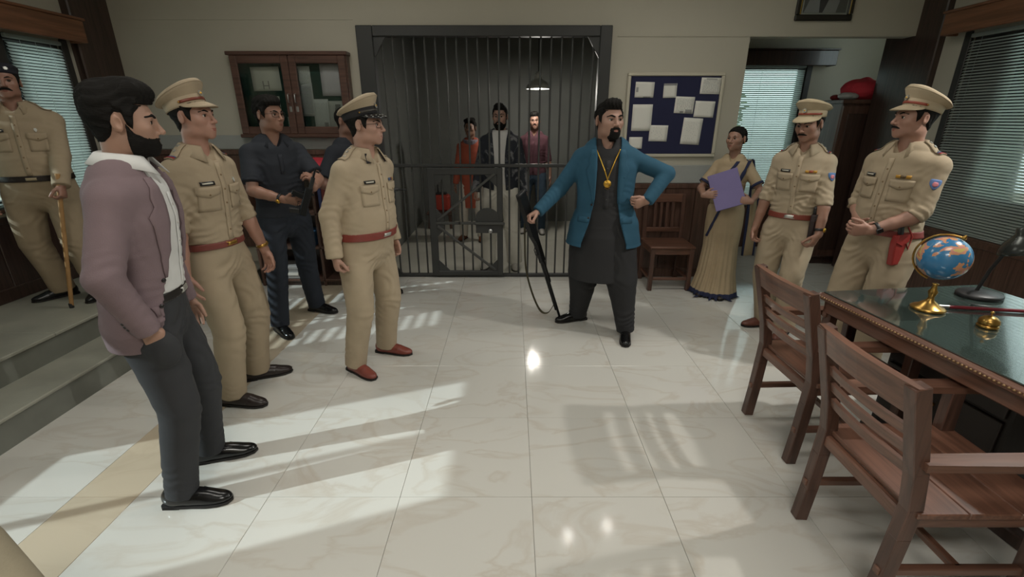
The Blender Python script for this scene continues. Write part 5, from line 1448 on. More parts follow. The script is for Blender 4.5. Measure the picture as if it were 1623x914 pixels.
        if patch_col:
            A = s.arms[patch_side]; mid = A['S'] * .60 + A['E'] * .40; ud = nrm(A['S'] - A['E']); od = nrm(s.ax(1.4)[0] * patch_side + s.ax(1.4)[1] * .9); od = nrm(od - ud * od.dot(ud)); tt = np.cross(ud, od)
            rows = [(.030 - .010 * k, -w_, w_) for k, w_ in enumerate((.024, .027, .027, .025, .02, .012, .004))]
            pz = s.patch(bv, 'sleeve_patch', mat('patch_%d_%d_%d' % patch_col, srgb(*patch_col), .7), o, mid, tt, ud, -od, rows, n=4, off=.003, solid=.003)
            s.patch(bv, 'patch_emblem', mat('patch_emblem', srgb(196, 120, 130), .7), pz, mid, tt, ud, -od, [(.014, -.008, .008), (.004, -.014, .014), (-.006, -.013, .013), (-.014, -.005, .005)], n=3, off=.0055, solid=.002)
        return o, bv, m
    def holster(s, side, z=.93, col=(150, 52, 44), ang=0.0, lx=.18, fy=.0):
        a, f = s.ax(z); c = s.sp(z); m = mat('holster_%d_%d_%d' % col, srgb(*col), .38, var=.1, vscale=20)
        o_ = a * side
        p = c + o_ * (lx * s.w + .02) + f * fy
        Mw = Matrix((Vector(f), Vector(o_) , Vector((0, 0, 1)))).transposed().to_4x4(); Mw.translation = Vector(p)
        if Mw.to_3x3().determinant() < 0: Mw = Matrix((Vector(-f), Vector(o_), Vector((0, 0, 1)))).transposed().to_4x4(); Mw.translation = Vector(p)
        h = MB().prism([(-.045, .09), (.045, .09), (.055, .04), (.036, -.10), (-.03, -.10), (-.045, .02)], -.016, .022, Mw @ Mxz).build('holster', m, s.root)
        bm = h.modifiers.new('bevel', 'BEVEL'); bm.width = .008; bm.segments = 2
        MB().prism([(-.05, .095), (.05, .095), (.058, .05), (.0, .025), (-.048, .05)], .02, .027, Mw @ Mxz).build('flap', m, h)
        MB().rbox((-.035, -.012, .07), (-.005, .012, .145), .006, Mw @ Matrix.Rotation(R(14), 4, 'Y')).build('pistol_grip', M_black, h)
        MB().tube([Mw @ Vector((-.02, .018, .14)), Mw @ Vector((-.06, .03, .08)), Mw @ Vector((-.05, .03, .0)), Mw @ Vector((-.02, .02, .06))], .004, 6).build('lanyard', m, h)
        return h
# ------------------------------------------------------------------ cast
def feet_of(loc, hd, H, r, l):
    S = H / 1.78; c, s_ = math.cos(R(-hd)), math.sin(R(-hd)); out = []
    for (ax_, ay_, dx, dy) in (r, l):
        x, y = (ax_ - loc[0]) / S, (ay_ - loc[1]) / S
        out.append((c * x - s_ * y, s_ * x + c * y, math.degrees(math.atan2(-dx, dy)) - hd))
    return tuple(out)
KHAKI = (162, 146, 122); KHAKI2 = (170, 154, 130); DKHAKI = (154, 138, 114)
def blazer(P, col, name, opening, hem=.80, off=.030, lap=True, button_z=(1.08, .98), flare=.1):
    o, bv, m = P.top(col, name, hem, off, 'long', sr=(.070, .060, .047), neckcut=(.074, .098), blouse=0, flare=flare, open_=opening, vneck=0, folds=.75, bump=.15)
    zs, ws = zip(*sorted(opening)); a, f = P.ax(1.3)
    for sd in (1, -1):
        if lap:
            rows = []
            for k in range(12):
                z = 1.475 - (1.475 - 1.09) * k / 11; wo = float(np.interp(z, zs, ws)) + .002
                wl = float(np.interp(z, [1.08, 1.2, 1.355, 1.36, 1.40, 1.475], [.006, .04, .082, .05, .06, .03]))
                rows.append((z - 1.28, sd * wo, sd * (wo + wl)))
            P.patch(bv, 'lapel', m, o, P.sp(1.28), a, V3(0, 0, 1), -f, rows, n=5, off=.004, solid=.004)
        pc = sd * .135 * P.w
        P.front(bv, 'pocket_flap', m, o, pc - .05, pc + .05, .945, .985, k=2, n=5, off=.004, solid=.003)
        if sd == 1:
            for z in button_z: P.stud(bv, 'button', mat('coat_button', (.015, .012, .012), .3), o, P.sp(z) + a * (float(np.interp(z, zs, ws)) + .018), -f, .009, .006)
            A = P.arms[sd]
        e, d = P.ends[sd]; side_v = nrm(P.ax(1.2)[0] * sd)
        for k in range(3): P.stud(bv, 'cuff_button', mat('coat_button', (.015, .012, .012), .3), o, e - d * (.03 + .016 * k) + side_v * .02 - f * .03, nrm(-side_v + f * .5), .006, .005)
    P.front(bv, 'breast_pocket', m, o, -.125 * P.w, -.045 * P.w, 1.275, 1.295, k=1, n=4, off=.004, solid=.003)
    P.collar(m, o, spread=118, rx=.084, ry=.078, width=.045, tip=.0, lift=.0, z=1.482)
    return o, bv

# 1 -- man in the mauve blazer
loc = (-1.49, 1.785, 0); hd = -70; H = 1.71
P = Person('bearded man in mauve blazer and dark trousers, hand in pocket, at the left', loc, hd, H, 1.04, .0, feet_of(loc, hd, H, (-1.47, 1.64, 1, .1), (-1.52, 1.93, .95, .33)), chest=(.01, .05), head=(14, -3, 0), skin=(178, 132, 108))
P.set_legs()
P.arm(1, (.226, .05, .915), (1, -.55, 0), f=(-.2, .25, -1), p=(-1, .0, 0), curl=(.2, .2, .1), thumb=(.05, 1.5)); P.arm(-1, (-.25, .06, .86), (-.4, -1, 0), p=(1, 0, 0))
P.shoes((20, 20, 21), 'loafer', .2); P.trousers((50, 51, 54), thigh=.098, knee=.073, hem=.062, folds=1.2, bulges=[(A['W'] + A['f'] * .11 - V3(.002, 0, 0), (.038, .062, .082)) for A in (P.arms[1],)])
P.belt((26, 22, 20), z=1.0, off=.020)
o, bv, m = P.top((214, 214, 212), 'dress_shirt', 1.015, .012, 'long', vneck=.07, folds=.8)
P.collar(m, o, spread=152, tip=.03, lift=.018, rx=.072, ry=.068, z=1.53)
P.front(bv, 'placket', m, o, -.015, .015, 1.02, 1.41, k=12, n=2, off=.003, solid=.002)
for i in range(5): P.stud(bv, 'button', mat('shirt_button', srgb(190, 186, 180), .4), o, P.sp(1.06 + .075 * i), -P.ax(1.2)[1], .0055, .006)
blazer(P, (122, 104, 108), 'mauve_blazer', [(.78, .19), (.95, .15), (1.08, .12), (1.2, .105), (1.35, .088), (1.44, .08), (1.5, .085)])
P.head('pomp', 'full', gaze=(-6, 0), brow=1.25, scale=(1, 1.02, 1.03), chest_open=True, jaw=1.0)
P.build_skin(); A = P.arms[1]
MB().tube([A['W'] + nrm(A['W'] - A['E']) * .015 + (np.cross(A['f'], A['p']) * math.cos(q) * .034 + A['p'] * math.sin(q) * .028) for q in [2 * math.pi * i / 16 for i in range(17)]], .004, 6).build('bracelet', M_steel, P.root)
P.finish()

# 2 -- young officer
loc = (-1.685, 2.57, 0); hd = -104; H = 1.73
P = Person('young khaki officer in peaked cap behind the man in the mauve blazer', loc, hd, H, .98, .0, feet_of(loc, hd, H, (-1.68, 2.42, 1, -.1), (-1.69, 2.72, .9, .43)), chest=(.0, .03), head=(12, 4, 0), skin=(176, 126, 104))
P.set_legs()
P.arm(1, (.265, .05, .86), (.5, -1, 0), f=(.05, .25, -1), p=(-.8, .5, 0), curl=(.3, .3, .2)); P.arm(-1, (-.25, .12, .875), (-.4, -1, 0), f=(.0, .25, -1), p=(1, 0, 0), curl=(.5, .6, .4))
P.shoes((44, 36, 34), 'lace', .3); P.trousers(KHAKI, thigh=.102, knee=.082, hem=.072, folds=1.2)
P.belt((116, 60, 52), z=1.0, bm=M_brass)
P.police_shirt(KHAKI, 'roll', stars=2, star_m=M_silver)
P.head('short', gaze=(4, 2), scale=(.98, .98, .98), cap=dict(col=(166, 150, 126), tilt=6))
P.build_skin(bare=.5); P.watch(-1, strapm=M_brass); P.finish()

# 3 -- bodyguard with the sub-machine gun
loc = (-1.79, 3.64, 0); hd = -138; H = 1.75
P = Person('man in black shirt and glasses holding a short gun by the notice case', loc, hd, H, 1.03, .01, feet_of(loc, hd, H, (-1.87, 3.44, .72, -.69), (-1.75, 3.88, .95, -.3)), chest=(.0, .03), head=(28, 0, 0), skin=(158, 112, 90))
P.set_legs()
P.arm(1, P.L((-1.625, 3.36, 1.075)), (.9, -.5, -.5), f=P.L((-1.50, 3.335, 1.06)) - P.L((-1.625, 3.36, 1.075)), p=(-.5, -.3, .35), curl=(.55, .5, .3), thumb=(.2, .2))
P.arm(-1, P.L((-1.425, 3.41, 1.155)), (-.8, -.3, -.6), f=(.25, .15, 1), p=(.8, -.4, .2), curl=(1.0, .9, .5), thumb=(.7, .3))
P.shoes((16, 16, 17), 'lace', .2); P.trousers((30, 36, 46), thigh=.100, knee=.078, hem=.07, folds=1.1)
o, bv, m = P.top((34, 38, 46), 'polo_shirt', .93, .016, 'half', sr=(.066, .066, .05), vneck=.075, blouse=0, folds=1.2)
P.collar(m, o, spread=145, tip=.03)
P.front(bv, 'placket', m, o, -.015, .015, 1.26, 1.40, k=5, n=2, off=.003, solid=.003)
P.head('side', gaze=(6, 0), glasses=True, stache=None, scale=(1.02, 1, 1), chest_open=True)
P.build_skin(); P.watch(1); P.finish()
PG = P

# 4 -- man half hidden behind the senior officer
loc = (-1.43, 4.2, 0); hd = -115; H = 1.70
P = Person('man in black with cropped hair, mostly hidden behind the senior officer', loc, hd, H, 1.02, .01, feet_of(loc, hd, H, (-1.53, 4.14, .6, -.6), (-1.28, 4.36, .95, -.2)), chest=(.0, .02), head=(10, 0, 0), skin=(138, 96, 78), vox=.010)
P.set_legs()
P.arm(1, P.L((-1.36, 4.02, 1.03)), (.9, -.5, -.5), p=(-.5, -.2, .6), curl=(.9, .8, .4)); P.arm(-1, P.L((-1.16, 4.10, 1.03)), (-.8, -.3, -.6), p=(.3, -.2, .8), curl=(.9, .8, .4))
P.shoes((16, 16, 17), 'lace', .2); P.trousers((26, 28, 34), folds=1.0)
o, bv, m = P.top((28, 32, 40), 'polo_shirt', .93, .016, 'half', sr=(.066, .066, .05), vneck=.06, blouse=0)
P.collar(m, o, spread=150); P.head('crop', h=.0038); P.build_skin(hand_h=.0042); P.finish()

# 5 -- senior officer
loc = (-.985, 2.93, 0); hd = -116; H = 1.685
P = Person('stout senior officer in glasses and black-banded peaked cap before the cell', loc, hd, H, 1.10, .055, feet_of(loc, hd, H, (-1.065, 2.81, .81, -.59), (-.93, 3.09, .97, -.23)), pelvis=(-.015, .04), chest=(-.03, .10), head=(22, 0, 0), skin=(182, 134, 112))
P.set_legs()
P.arm(1, (.258, .035, .895), (.6, -1, 0), f=(.0, .15, -1), p=(-.9, .4, 0), curl=(.9, 1.0, .6), thumb=(.6, .5)); P.arm(-1, (-.262, .08, .90), (-.5, -1, 0), p=(1, 0, 0), curl=(.6, .8, .5))
P.shoes((128, 66, 56), 'lace', .35); P.trousers(KHAKI2, thigh=.104, knee=.082, hem=.072, folds=1.1)
P.belt((128, 58, 50), z=1.0, hgt=.05)
o, bv, m = P.police_shirt(KHAKI2, 'long', stars=3, red=False, sr=(.068, .062, .050), cuff=(.055, .004), collar_tab=True, ribbon=[(160, 120, 60), (90, 50, 50), (60, 80, 110)], name_side=1, folds=1.1)
P.head('short', glasses=True, scale=(1.03, 1.02, .98), jaw=1.12, gaze=(6, 0), cap=dict(col=(170, 154, 130), band=(26, 24, 26), strap=(60, 56, 52), visor=mat('visor_black', (.012, .012, .014), .25), oak=True, tilt=5), stache=None)
P.build_skin(); P.finish()

# 6, 7, 8 -- three men in the cell
loc = (-.55, 6.55, 0); hd = 175; H = 1.60
P = Person('young man in orange kurta and grey scarf standing in the cell', loc, hd, H, .95, 0, ((.15, .0, -12), (-.13, .04, 10)), head=(-8, 0, 0), skin=(150, 108, 86), vox=.010)
P.set_legs(); P.arm(1, (.25, .06, .84), (.5, -1, 0)); P.arm(-1, (-.25, .07, .84), (-.5, -1, 0))
P.shoes((120, 70, 44), 'loafer', .5); P.trousers((206, 200, 188), hem=.06, folds=1.0, name='pyjama_trousers')
o, bv, m = P.top((172, 86, 64), 'kurta', .90, .016, 'long', skirt=[(.95, .19, .135), (.75, .205, .15), (.52, .215, .16)], blouse=0, vneck=.06)
F_ = Field((-.16, -.15, 1.38), (.16, .18, 1.60), .006)
for k in range(3):
    pts = [P.sp(1.50 + .012 * k) + V3(.090 * math.sin(q), .088 * math.cos(q) + .012, -.02 * (1 + math.cos(q)) + .006 * math.sin(3 * q + k)) for q in [2 * math.pi * i / 16 for i in range(17)]]
    F_.add(limb(pts, [.024] * 17), .006)
fmesh(F_, 'scarf', mat('scarf_cloth', srgb(120, 112, 122), .9, var=.3, vscale=25), P.root)
P.head('wavy', stache='thin', h=.0042); P.build_skin(hand_h=.005); P.finish()

loc = (-.125, 5.30, 0); hd = 176; H = 1.745
P = Person('tall bearded prisoner in white tee and dark patterned jacket behind the bars', loc, hd, H, 1.0, 0, ((.155, .06, -10), (-.165, .08, 8)), head=(-4, -2, 0), skin=(166, 122, 100), vox=.0085)
P.set_legs(); P.arm(1, (.285, .04, .86), (.6, -1, 0), curl=(.9, 1.0, .6)); P.arm(-1, (-.285, .04, .86), (-.6, -1, 0), curl=(.9, 1.0, .6))
P.shoes((176, 172, 164), 'lace', .5); P.trousers((200, 196, 184), thigh=.105, knee=.09, hem=.088, folds=1.4)
P.top((196, 194, 190), 'tee_shirt', .96, .012, 'half', vneck=.0, blouse=0)
jm = mat('patterned_jacket', srgb(38, 42, 50), .8, bump=.1, bscale=200)
N = jm.node_tree.nodes; L_ = jm.node_tree.links
tc = N.new('ShaderNodeTexCoord'); vo = N.new('ShaderNodeTexNoise'); vo.inputs['Scale'].default_value = 9; vo.inputs['Detail'].default_value = 5; vo.inputs['Distortion'].default_value = 1.0
rp = N.new('ShaderNodeValToRGB'); rp.color_ramp.elements[0].position = .56; rp.color_ramp.elements[0].color = srgb(36, 40, 48); rp.color_ramp.elements[1].position = .66; rp.color_ramp.elements[1].color = srgb(120, 120, 122)
L_.new(tc.outputs['Object'], vo.inputs['Vector']); L_.new(vo.outputs['Fac'], rp.inputs[0]); L_.new(rp.outputs[0], N['Principled BSDF'].inputs['Base Color'])
o, bv, m = P.top((38, 42, 50), 'open_jacket', .90, .026, 'long', sr=(.074, .066, .054), blouse=0, matname='patterned_jacket', open_=[(.85, .07), (1.1, .055), (1.3, .06), (1.45, .075), (1.5, .085)], folds=1.2)
P.collar(m, o, spread=128, rx=.082, ry=.076, width=.05, tip=.03, z=1.515)
P.head('quiff', 'thin', stache='normal', h=.0036, scale=(.98, 1, 1.02), chest_open=True); P.build_skin(hand_h=.004); P.finish()

loc = (.32, 7.0, 0); hd = 172; H = 1.69
P = Person('young man in maroon shirt and jeans at the back of the cell', loc, hd, H, .98, 0, ((.135, .0, -10), (-.135, .03, 10)), head=(6, 0, 4), skin=(150, 108, 88), vox=.010)
P.set_legs(); P.arm(1, (.26, .05, .84), (.5, -1, 0)); P.arm(-1, (-.26, .06, .84), (-.5, -1, 0))
P.shoes((168, 164, 158), 'lace', .5); P.trousers((44, 62, 78), hem=.062, folds=1.2)
o, bv, m = P.top((72, 40, 48), 'casual_shirt', .90, .016, 'roll', vneck=.07, blouse=0, cuff=(.04, .004)); P.collar(m, o, spread=145)
P.front(bv, 'placket', m, o, -.015, .015, .92, 1.40, k=10, n=2)
P.head('quiff', None, stache='thin', h=.0042, chest_open=True); P.build_skin(hand_h=.005); P.finish()

# 9 -- man in the teal blazer
loc = (.685, 3.50, 0); hd = 172; H = 1.71
P = Person('man in teal blazer over black kurta leaning on a rifle', loc, hd, H, 1.13, .02, feet_of(loc, hd, H, (.565, 3.68, -.95, -.3), (.895, 3.36, -.2, -.98)), pelvis=(-.01, .0), chest=(.0, -.01), pyaw=0, cyaw=2, head=(24, 2, 0), skin=(176, 130, 108))
P.set_legs()
P.arm(1, P.L((.195, 3.415, .985)), (.3, -.6, -.8), f=P.L((.10, 3.38, .94)) - P.L((.195, 3.415, .985)), p=(-.15, .25, -.9), curl=(1.0, 1.0, .6), thumb=(.7, .4))
P.arm(-1, P.L((.965, 3.335, 1.075)), (-1, -.15, .2), f=(.95, .25, -.30), p=(.35, -.8, .3), curl=(.75, .9, .6), thumb=(.2, .8))
P.shoes((18, 18, 19), 'loafer', .2); P.trousers((36, 36, 38), thigh=.125, knee=.118, hem=.07, hemz=.05, folds=2.4, name='salwar_trousers')
o, bv, m = P.top((38, 38, 40), 'kurta', .93, .014, 'long', skirt=[(1.0, .178, .128), (.80, .20, .15), (.62, .215, .16), (.47, .222, .168)], blouse=0, vneck=.085, folds=.8)
P.collar(m, o, spread=140, tip=.04, lift=.008)
P.front(bv, 'placket', m, o, -.018, .018, 1.05, 1.40, k=10, n=2, off=.003, solid=.002)
for i in range(4): P.stud(bv, 'button', mat('kurta_button', (.05, .05, .05), .3), o, P.sp(1.12 + .075 * i), -P.ax(1.2)[1], .005, .006)
# chain with pendant
a, f = P.ax(1.4); pts = []
for i in range(25):
    q = -1 + 2 * i / 24; x = .085 * math.copysign(abs(q) ** 1.15, q); z = 1.475 - .215 * (1 - abs(q) ** 1.0)
    pts.append(P.proj(bv, P.sp(z) + a * x, -f, .006)[0])
ch = MB().tube(pts, .0042, 8).build('gold_chain', M_gold, P.root)
c, nn = P.proj(bv, P.sp(1.235), -f, .004); mw = nn.to_track_quat('Z', 'Y').to_matrix().to_4x4(); mw.translation = c
pd = MB().lathe([(.026, 0), (.028, .003), (.025, .006), (.020, .005), (.018, .008), (.0005, .009)], 24, mw).build('pendant', M_gold, ch)
MB().prism([((.014 if i % 2 else .007) * math.cos(q), (.014 if i % 2 else .007) * math.sin(q)) for i, q in enumerate([2 * math.pi * j / 12 for j in range(12)])], .008, .011, mw).build('pendant_star', M_brass, pd)
for k in range(5): MB().lathe([(.0005, -.005), (.004, 0), (.0005, .005)], 8, mw @ Matrix.Translation((-.016 + .008 * k, -.031 - .004 * (2 - abs(k - 2)), .003))).build('pendant_drop', M_gold, pd)
blazer(P, (34, 78, 100), 'teal_blazer', [(.78, .17), (.95, .115), (1.1, .085), (1.2, .08), (1.35, .078), (1.44, .08), (1.5, .09)], hem=.755, flare=.42)
P.head('quiff', 'goatee', gaze=(14, 0), brow=1.3, scale=(1.15, 1.1, 1.09), jaw=1.12, stache='thick', chest_open=True)
P.build_skin(); P.watch(-1); P.finish()
PT = P

# 10 -- woman in the sari
loc = (1.985, 4.33, 0); hd = 146; H = 1.545
P = Person('woman in khaki sari with navy border holding a purple file', loc, hd, H, .98, 0, ((.09, .02, -6), (-.09, .02, 6)), head=(-20, 2, 0), skin=(164, 118, 96), female=True)
P.set_legs()
P.arm(1, P.L((1.695, 4.175, .985)), (.7, -.9, -.3), f=P.D((.85, -.40, .1)), p=P.D((.46, .86, -.28)), curl=(.15, .2, .1), thumb=(.1, .1)); P.arm(-1, P.L((2.04, 4.0, .955)), (-.7, -.9, -.3), f=P.D((-.85, .42, .12)), p=P.D((.46, .86, -.28)), curl=(.15, .2, .1), thumb=(.1, .1))
SARI = (174, 154, 124); NAVY = mat('navy_border', srgb(34, 40, 72), .8)
F_ = Field((-.36, -.34, .0), (.36, .36, 1.08), .0085); nd = []
for (z, rx, ry, yo) in ((1.06, .155, .12, 0), (.95, .185, .14, 0), (.8, .19, .145, .0), (.55, .18, .15, .01), (.25, .20, .17, .02), (.015, .25, .215, .03)):
    a, f = P.ax(z); nd.append((P.sp(z) + f * yo, a, f, rx, ry))
F_.add(loft(nd, .1, .05)); X, Y, Z = F_.grid(); th = np.arctan2(X, Y)
F_.d += (.010 * np.clip((1.0 - Z) * 1.3, 0, 1) * np.sin(24 * th + 2 * np.sin(3 * Z) ) * np.exp(-(th / 1.0) ** 2) + .007 * np.sin(9 * th + 3 * Z) * np.clip(.9 - Z, 0, 1)).astype(np.float32)
F_.keep(lambda X, Y, Z: np.maximum(.008 - Z, Z - 1.04) + 0 * X + 0 * Y)
V, Q = F_.nets(); V = relax(V, Q, 1)
me = qmesh('sari_skirt', V, Q, mat('sari_cloth', srgb(*SARI), .75, var=.05, vscale=9, bump=.1, bscale=200)); me.materials.append(NAVY)
zc = V[Q].mean(1)[:, 2]; me.polygons.foreach_set('material_index', (zc < .075).astype(np.int32)); me.update()
sk = link('sari_skirt', me, P.root); P.trB = BVHTree.FromPolygons([tuple(v) for v in V], Q.tolist())
o, bv, m = P.top(SARI, 'blouse', 1.0, .012, 'half', sr=(.056, .054, .04), blouse=0, vneck=.06, cutneck=True, matname='sari_cloth')
for sd in (1, -1):
    e_, d_ = P.ends[sd]; A = P.arms[sd]
    x = nrm(np.cross(d_, V3(0, 1, 0.1))); y = np.cross(d_, x)
    MB().grid([[e_ + d_ * k + (x * math.cos(2 * math.pi * i / 20) + y * math.sin(2 * math.pi * i / 20)) * .0605 for i in range(20)] for k in (-.022, .006)], closed=True).build('sleeve_border', NAVY, o, solid=.004)
a, f = P.ax(1.25)
rows = []; bl = []; br = []
for k in range(15):
    q = k / 14; z = 1.455 - .50 * q; xc = -.105 + .20 * q; hw = .055 + .05 * q
    rows.append((z - 1.2, xc - hw, min(xc + hw, .16)))
P.patch(bv, 'sari_drape', mat('sari_cloth', (0, 0, 0)), P.root, P.sp(1.2), a, V3(0, 0, 1), -f, rows, n=10, off=.012, solid=.006)
P.patch(bv, 'drape_border', NAVY, P.root, P.sp(1.2), a, V3(0, 0, 1), -f, [(t, s1 - .024, s1 + .006) for (t, s0, s1) in rows[:10]], n=4, off=.018, solid=.004)
P.patch(bv, 'drape_border', NAVY, P.root, P.sp(1.2), a, V3(0, 0, 1), -f, [(t, s0 - .006, s0 + .022) for (t, s0, s1) in rows], n=4, off=.018, solid=.004)
P.patch(P.trB, 'drape_border', NAVY, P.root, P.sp(.8), a, V3(0, 0, 1), -f, [(1.0 - .8 - .03 * k, .01 + .010 * k, .035 + .010 * k) for k in range(12)], n=3, off=.008, solid=.004)
# pallu hanging from the left shoulder
def pallu(q, w_): # q down, w across
    z = 1.475 - 1.02 * q if q > .06 else 1.475 - .2 * q
    x = -.125 - .05 * min(1, q * 4) - .035 * q - (.20 * min(1, .35 + q)) * w_ * .55; y = .03 - .12 * min(1, q * 5) - .10 * w_ + .012 * math.sin(9 * w_ + 5 * q)
    return V3(x, y, z)
g = [[pallu(k / 24, j / 8) for j in range(9)] for k in range(25)]
pl_ = MB().grid(g).build('pallu', MATS['sari_cloth'], P.root, solid=.005)
for w0, w1 in ((-.02, .16), (.86, 1.02)): MB().grid([[pallu(k / 24, w0 + (w1 - w0) * j / 3) + V3(-.004, .006, 0) for j in range(4)] for k in range(25)]).build('pallu_border', NAVY, pl_, solid=.010)
P.head('bun', h=.0035, scale=(1.03, 1.0, 1.0), earring=True, brow=.8, neckr=.05, chest_open=True, jaw=.9, gaze=(-10, 0), nose=.95)
MB().lathe([(.0005, -.002), (.0035, 0), (.0005, .002)], 10, Matrix.Translation((0, .0945, .028)) @ Matrix.Rotation(R(90), 4, 'X')).build('bindi', mat('bindi_red', srgb(130, 20, 30), .5), P.root, P.Mh)
P.build_skin()
for sd in (1, -1):
    A = P.arms[sd]; d = nrm(A['E'] - A['W'])
    for k in range(2): MB().tube([A['W'] + d * (.03 + .012 * k) + (np.cross(d, A['p']) * math.cos(q) + A['p'] * math.sin(q)) * .031 for q in [2 * math.pi * i / 16 for i in range(17)]], .003, 6).build('bangle', M_gold if k else mat('bangle_red', srgb(130, 30, 40), .4), P.root)
P.shoes((40, 30, 26), 'loafer', .5); P.finish()
PW = P

# 11 -- officer in front of the alcove
loc = (2.11, 3.49, 0); hd = 138; H = 1.685
P = Person('khaki officer with moustache looking down, standing between woman and desk', loc, hd, H, .94, .0, feet_of(loc, hd, H, (2.11, 3.57, -1, -.12), (2.17, 3.40, -.7, -.7)), chest=(0, .02), head=(-18, -12, 0), skin=(160, 114, 92))
P.set_legs()
P.arm(1, (.24, .07, .86), (.6, -1, 0), f=(.0, .25, -1), p=(-.9, .4, 0), curl=(.6, .7, .4)); P.arm(-1, (-.225, .15, .875), (-.8, -.8, 0), f=(.35, .35, -1), p=(.9, -.2, 0), curl=(.8, .9, .5))
P.shoes((104, 62, 50), 'lace', .4); P.trousers(KHAKI2, thigh=.106, knee=.088, hem=.08, folds=1.1)
P.belt((128, 64, 52), z=1.0, hgt=.045)
P.police_shirt(KHAKI2, 'roll', stars=2, patch_col=(84, 120, 168), patch_side=-1, name_side=1, ribbon=[(176, 130, 40), (150, 70, 40), (176, 130, 40)])
A = P.arms[1]
P.head('short', stache='normal', scale=(.98, .98, 1.0), gaze=(-4, -8), cap=dict(col=(174, 158, 130), strap=(150, 70, 54), tilt=3))
P.holster(-1, .945, (44, 32, 32), lx=.150, fy=.085); P.build_skin(); P.watch(-1); P.finish()

# 12 -- officer behind the desk with clasped hands
loc = (2.36, 2.90, 0); hd = 108; H = 1.725
P = Person('khaki officer with clasped hands and red holster standing behind the desk', loc, hd, H, 1.08, .03, ((.12, .0, -10), (-.12, .02, 10)), chest=(0, .0), head=(-26, 2, 0), skin=(170, 122, 100))
P.set_legs()
P.arm(1, P.L((2.19, 2.90, .985)), (.9, -.7, -.3), f=(-.8, .65, -.05), p=(-.5, -.5, .4), curl=(.55, .6, .4)); P.arm(-1, P.L((2.155, 2.76, .99)), (-.9, -.8, -.3), f=(.55, .8, -.05), p=(.75, -.5, .25), curl=(.75, .8, .5))
P.shoes((104, 62, 50), 'lace', .4); P.trousers(KHAKI, thigh=.108, knee=.088, hem=.08)
P.belt((128, 56, 50), z=1.0, hgt=.045)
P.police_shirt(KHAKI, 'roll', stars=3, patch_col=(92, 120, 170), patch_side=-1, name_side=1, ribbon=[(176, 130, 40), (90, 70, 40), (176, 130, 40)], sr=(.064, .056, .046))
P.head('short', stache='normal', scale=(1.03, 1.0, .99), jaw=1.1, mouth=.001, gaze=(-4, 0), cap=dict(col=(174, 158, 132), strap=(150, 70, 54), tilt=5))
P.holster(-1, .915, (150, 50, 46), lx=.135, fy=.115); P.build_skin(); P.watch(-1, square=True); P.finish()

# 13 -- officer on the platform with a cane
loc = (-3.32, 3.34, .34); hd = -146; H = 1.60
P = Person('stout officer in dark beret with cane on the platform at the left edge', loc, hd, H, 1.14, .06, feet_of(loc, hd, H, (-3.43, 3.37, -.55, -.8), (-3.17, 3.38, .3, -.95)), chest=(0, .01), head=(6, 2, 0), skin=(158, 112, 92), vox=.0085)
P.set_legs()
P.arm(1, (.29, .05, .86), (.6, -1, 0), p=(-1, 0, 0), curl=(.5, .5, .3)); P.arm(-1, P.L((-3.035, 3.19, 1.16)), (-.8, -.8, -.2), f=(.05, .35, -.9), p=(.85, -.3, 0), curl=(1.0, 1.0, .6), thumb=(.8, .4))
P.shoes((20, 20, 21), 'lace', .3); P.trousers(DKHAKI, thigh=.106, knee=.085, hem=.078, folds=1.1)
P.belt((34, 26, 24), z=1.0, hgt=.045, bm=mat('khaki_buckle', srgb(150, 136, 108), .6))
P.police_shirt(DKHAKI, 'long', stars=0, red=False, sr=(.072, .066, .052), cuff=(.05, .004))
P.head('short', stache='thick', gaze=(12, 0), scale=(1.04, 1, .98), jaw=1.15, h=.0036, cap=dict(kind='beret', col=(28, 28, 38)))
P.build_skin(hand_h=.004); P.finish()
PC = P
# ------------------------------------------------------------------ held things
# rifle under the hand of the man in the teal blazer
def basis(p0, p1, side):
    z = (Vector(p1) - Vector(p0)).normalized(); x = Vector(side); x = (x - z * x.dot(z)).normalized(); y = z.cross(x)
    m = Matrix((x, y, z)).transposed().to_4x4(); m.translation = p0; return m
M_gun = mat('gunmetal', (.02, .021, .022), .35, .6); M_stock = wood('gun_stock', srgb(46, 34, 28), .7, .4, 'Z', 5, .2)
rp0, rp1 = (.415, 3.70, .0), (.055, 3.40, 1.16)
e = empty('rifle', label='long dark rifle resting muzzle down beside the man in teal', cat='rifle'); e.matrix_local = basis(rp0, rp1, (1, -.6, 0))
MB().tube([(0, 0, .0), (0, 0, .62)], [.011, .012], 12).build('barrel', M_gun, e)
MB().tube([(0, .0, .40), (0, .0, .62)], .019, 12).build('forend', M_gun, e)
MB().tube([(0, -.022, .12), (0, -.022, .60)], .009, 10).build('magazine_tube', M_gun, e)
MB().rbox((-.017, -.03, .60), (.017, .03, .80), .006).build('receiver', M_gun, e)
MB().tube([(0, -.028, .68), (0, -.06, .70), (0, -.06, .75), (0, -.028, .77)], .004, 6).build('trigger_guard', M_gun, e)
MB().tube([(0, -.03, .72), (0, -.052, .725)], .004, 6).build('trigger', M_gun, e)
MB().prism([(.022, .78), (-.024, .78), (-.05, .86), (-.055, 1.20), (.035, 1.20), (.03, .9)], -.017, .017, Matrix(((0, 0, 1, 0), (1, 0, 0, 0), (0, 1, 0, 0), (0, 0, 0, 1)))).build('stock', M_gun, e)
MB().rbox((-.019, -.056, 1.198), (.019, .036, 1.214), .004).build('butt_pad', M_black, e)
sl = [Vector((-.0, -.03, .18)), Vector((-.07, -.05, .10)), Vector((-.14, -.05, .12)), Vector((-.17, -.04, .3)), Vector((-.15, -.04, .55)), Vector((-.08, -.04, .8)), Vector((-.02, -.045, .98))]
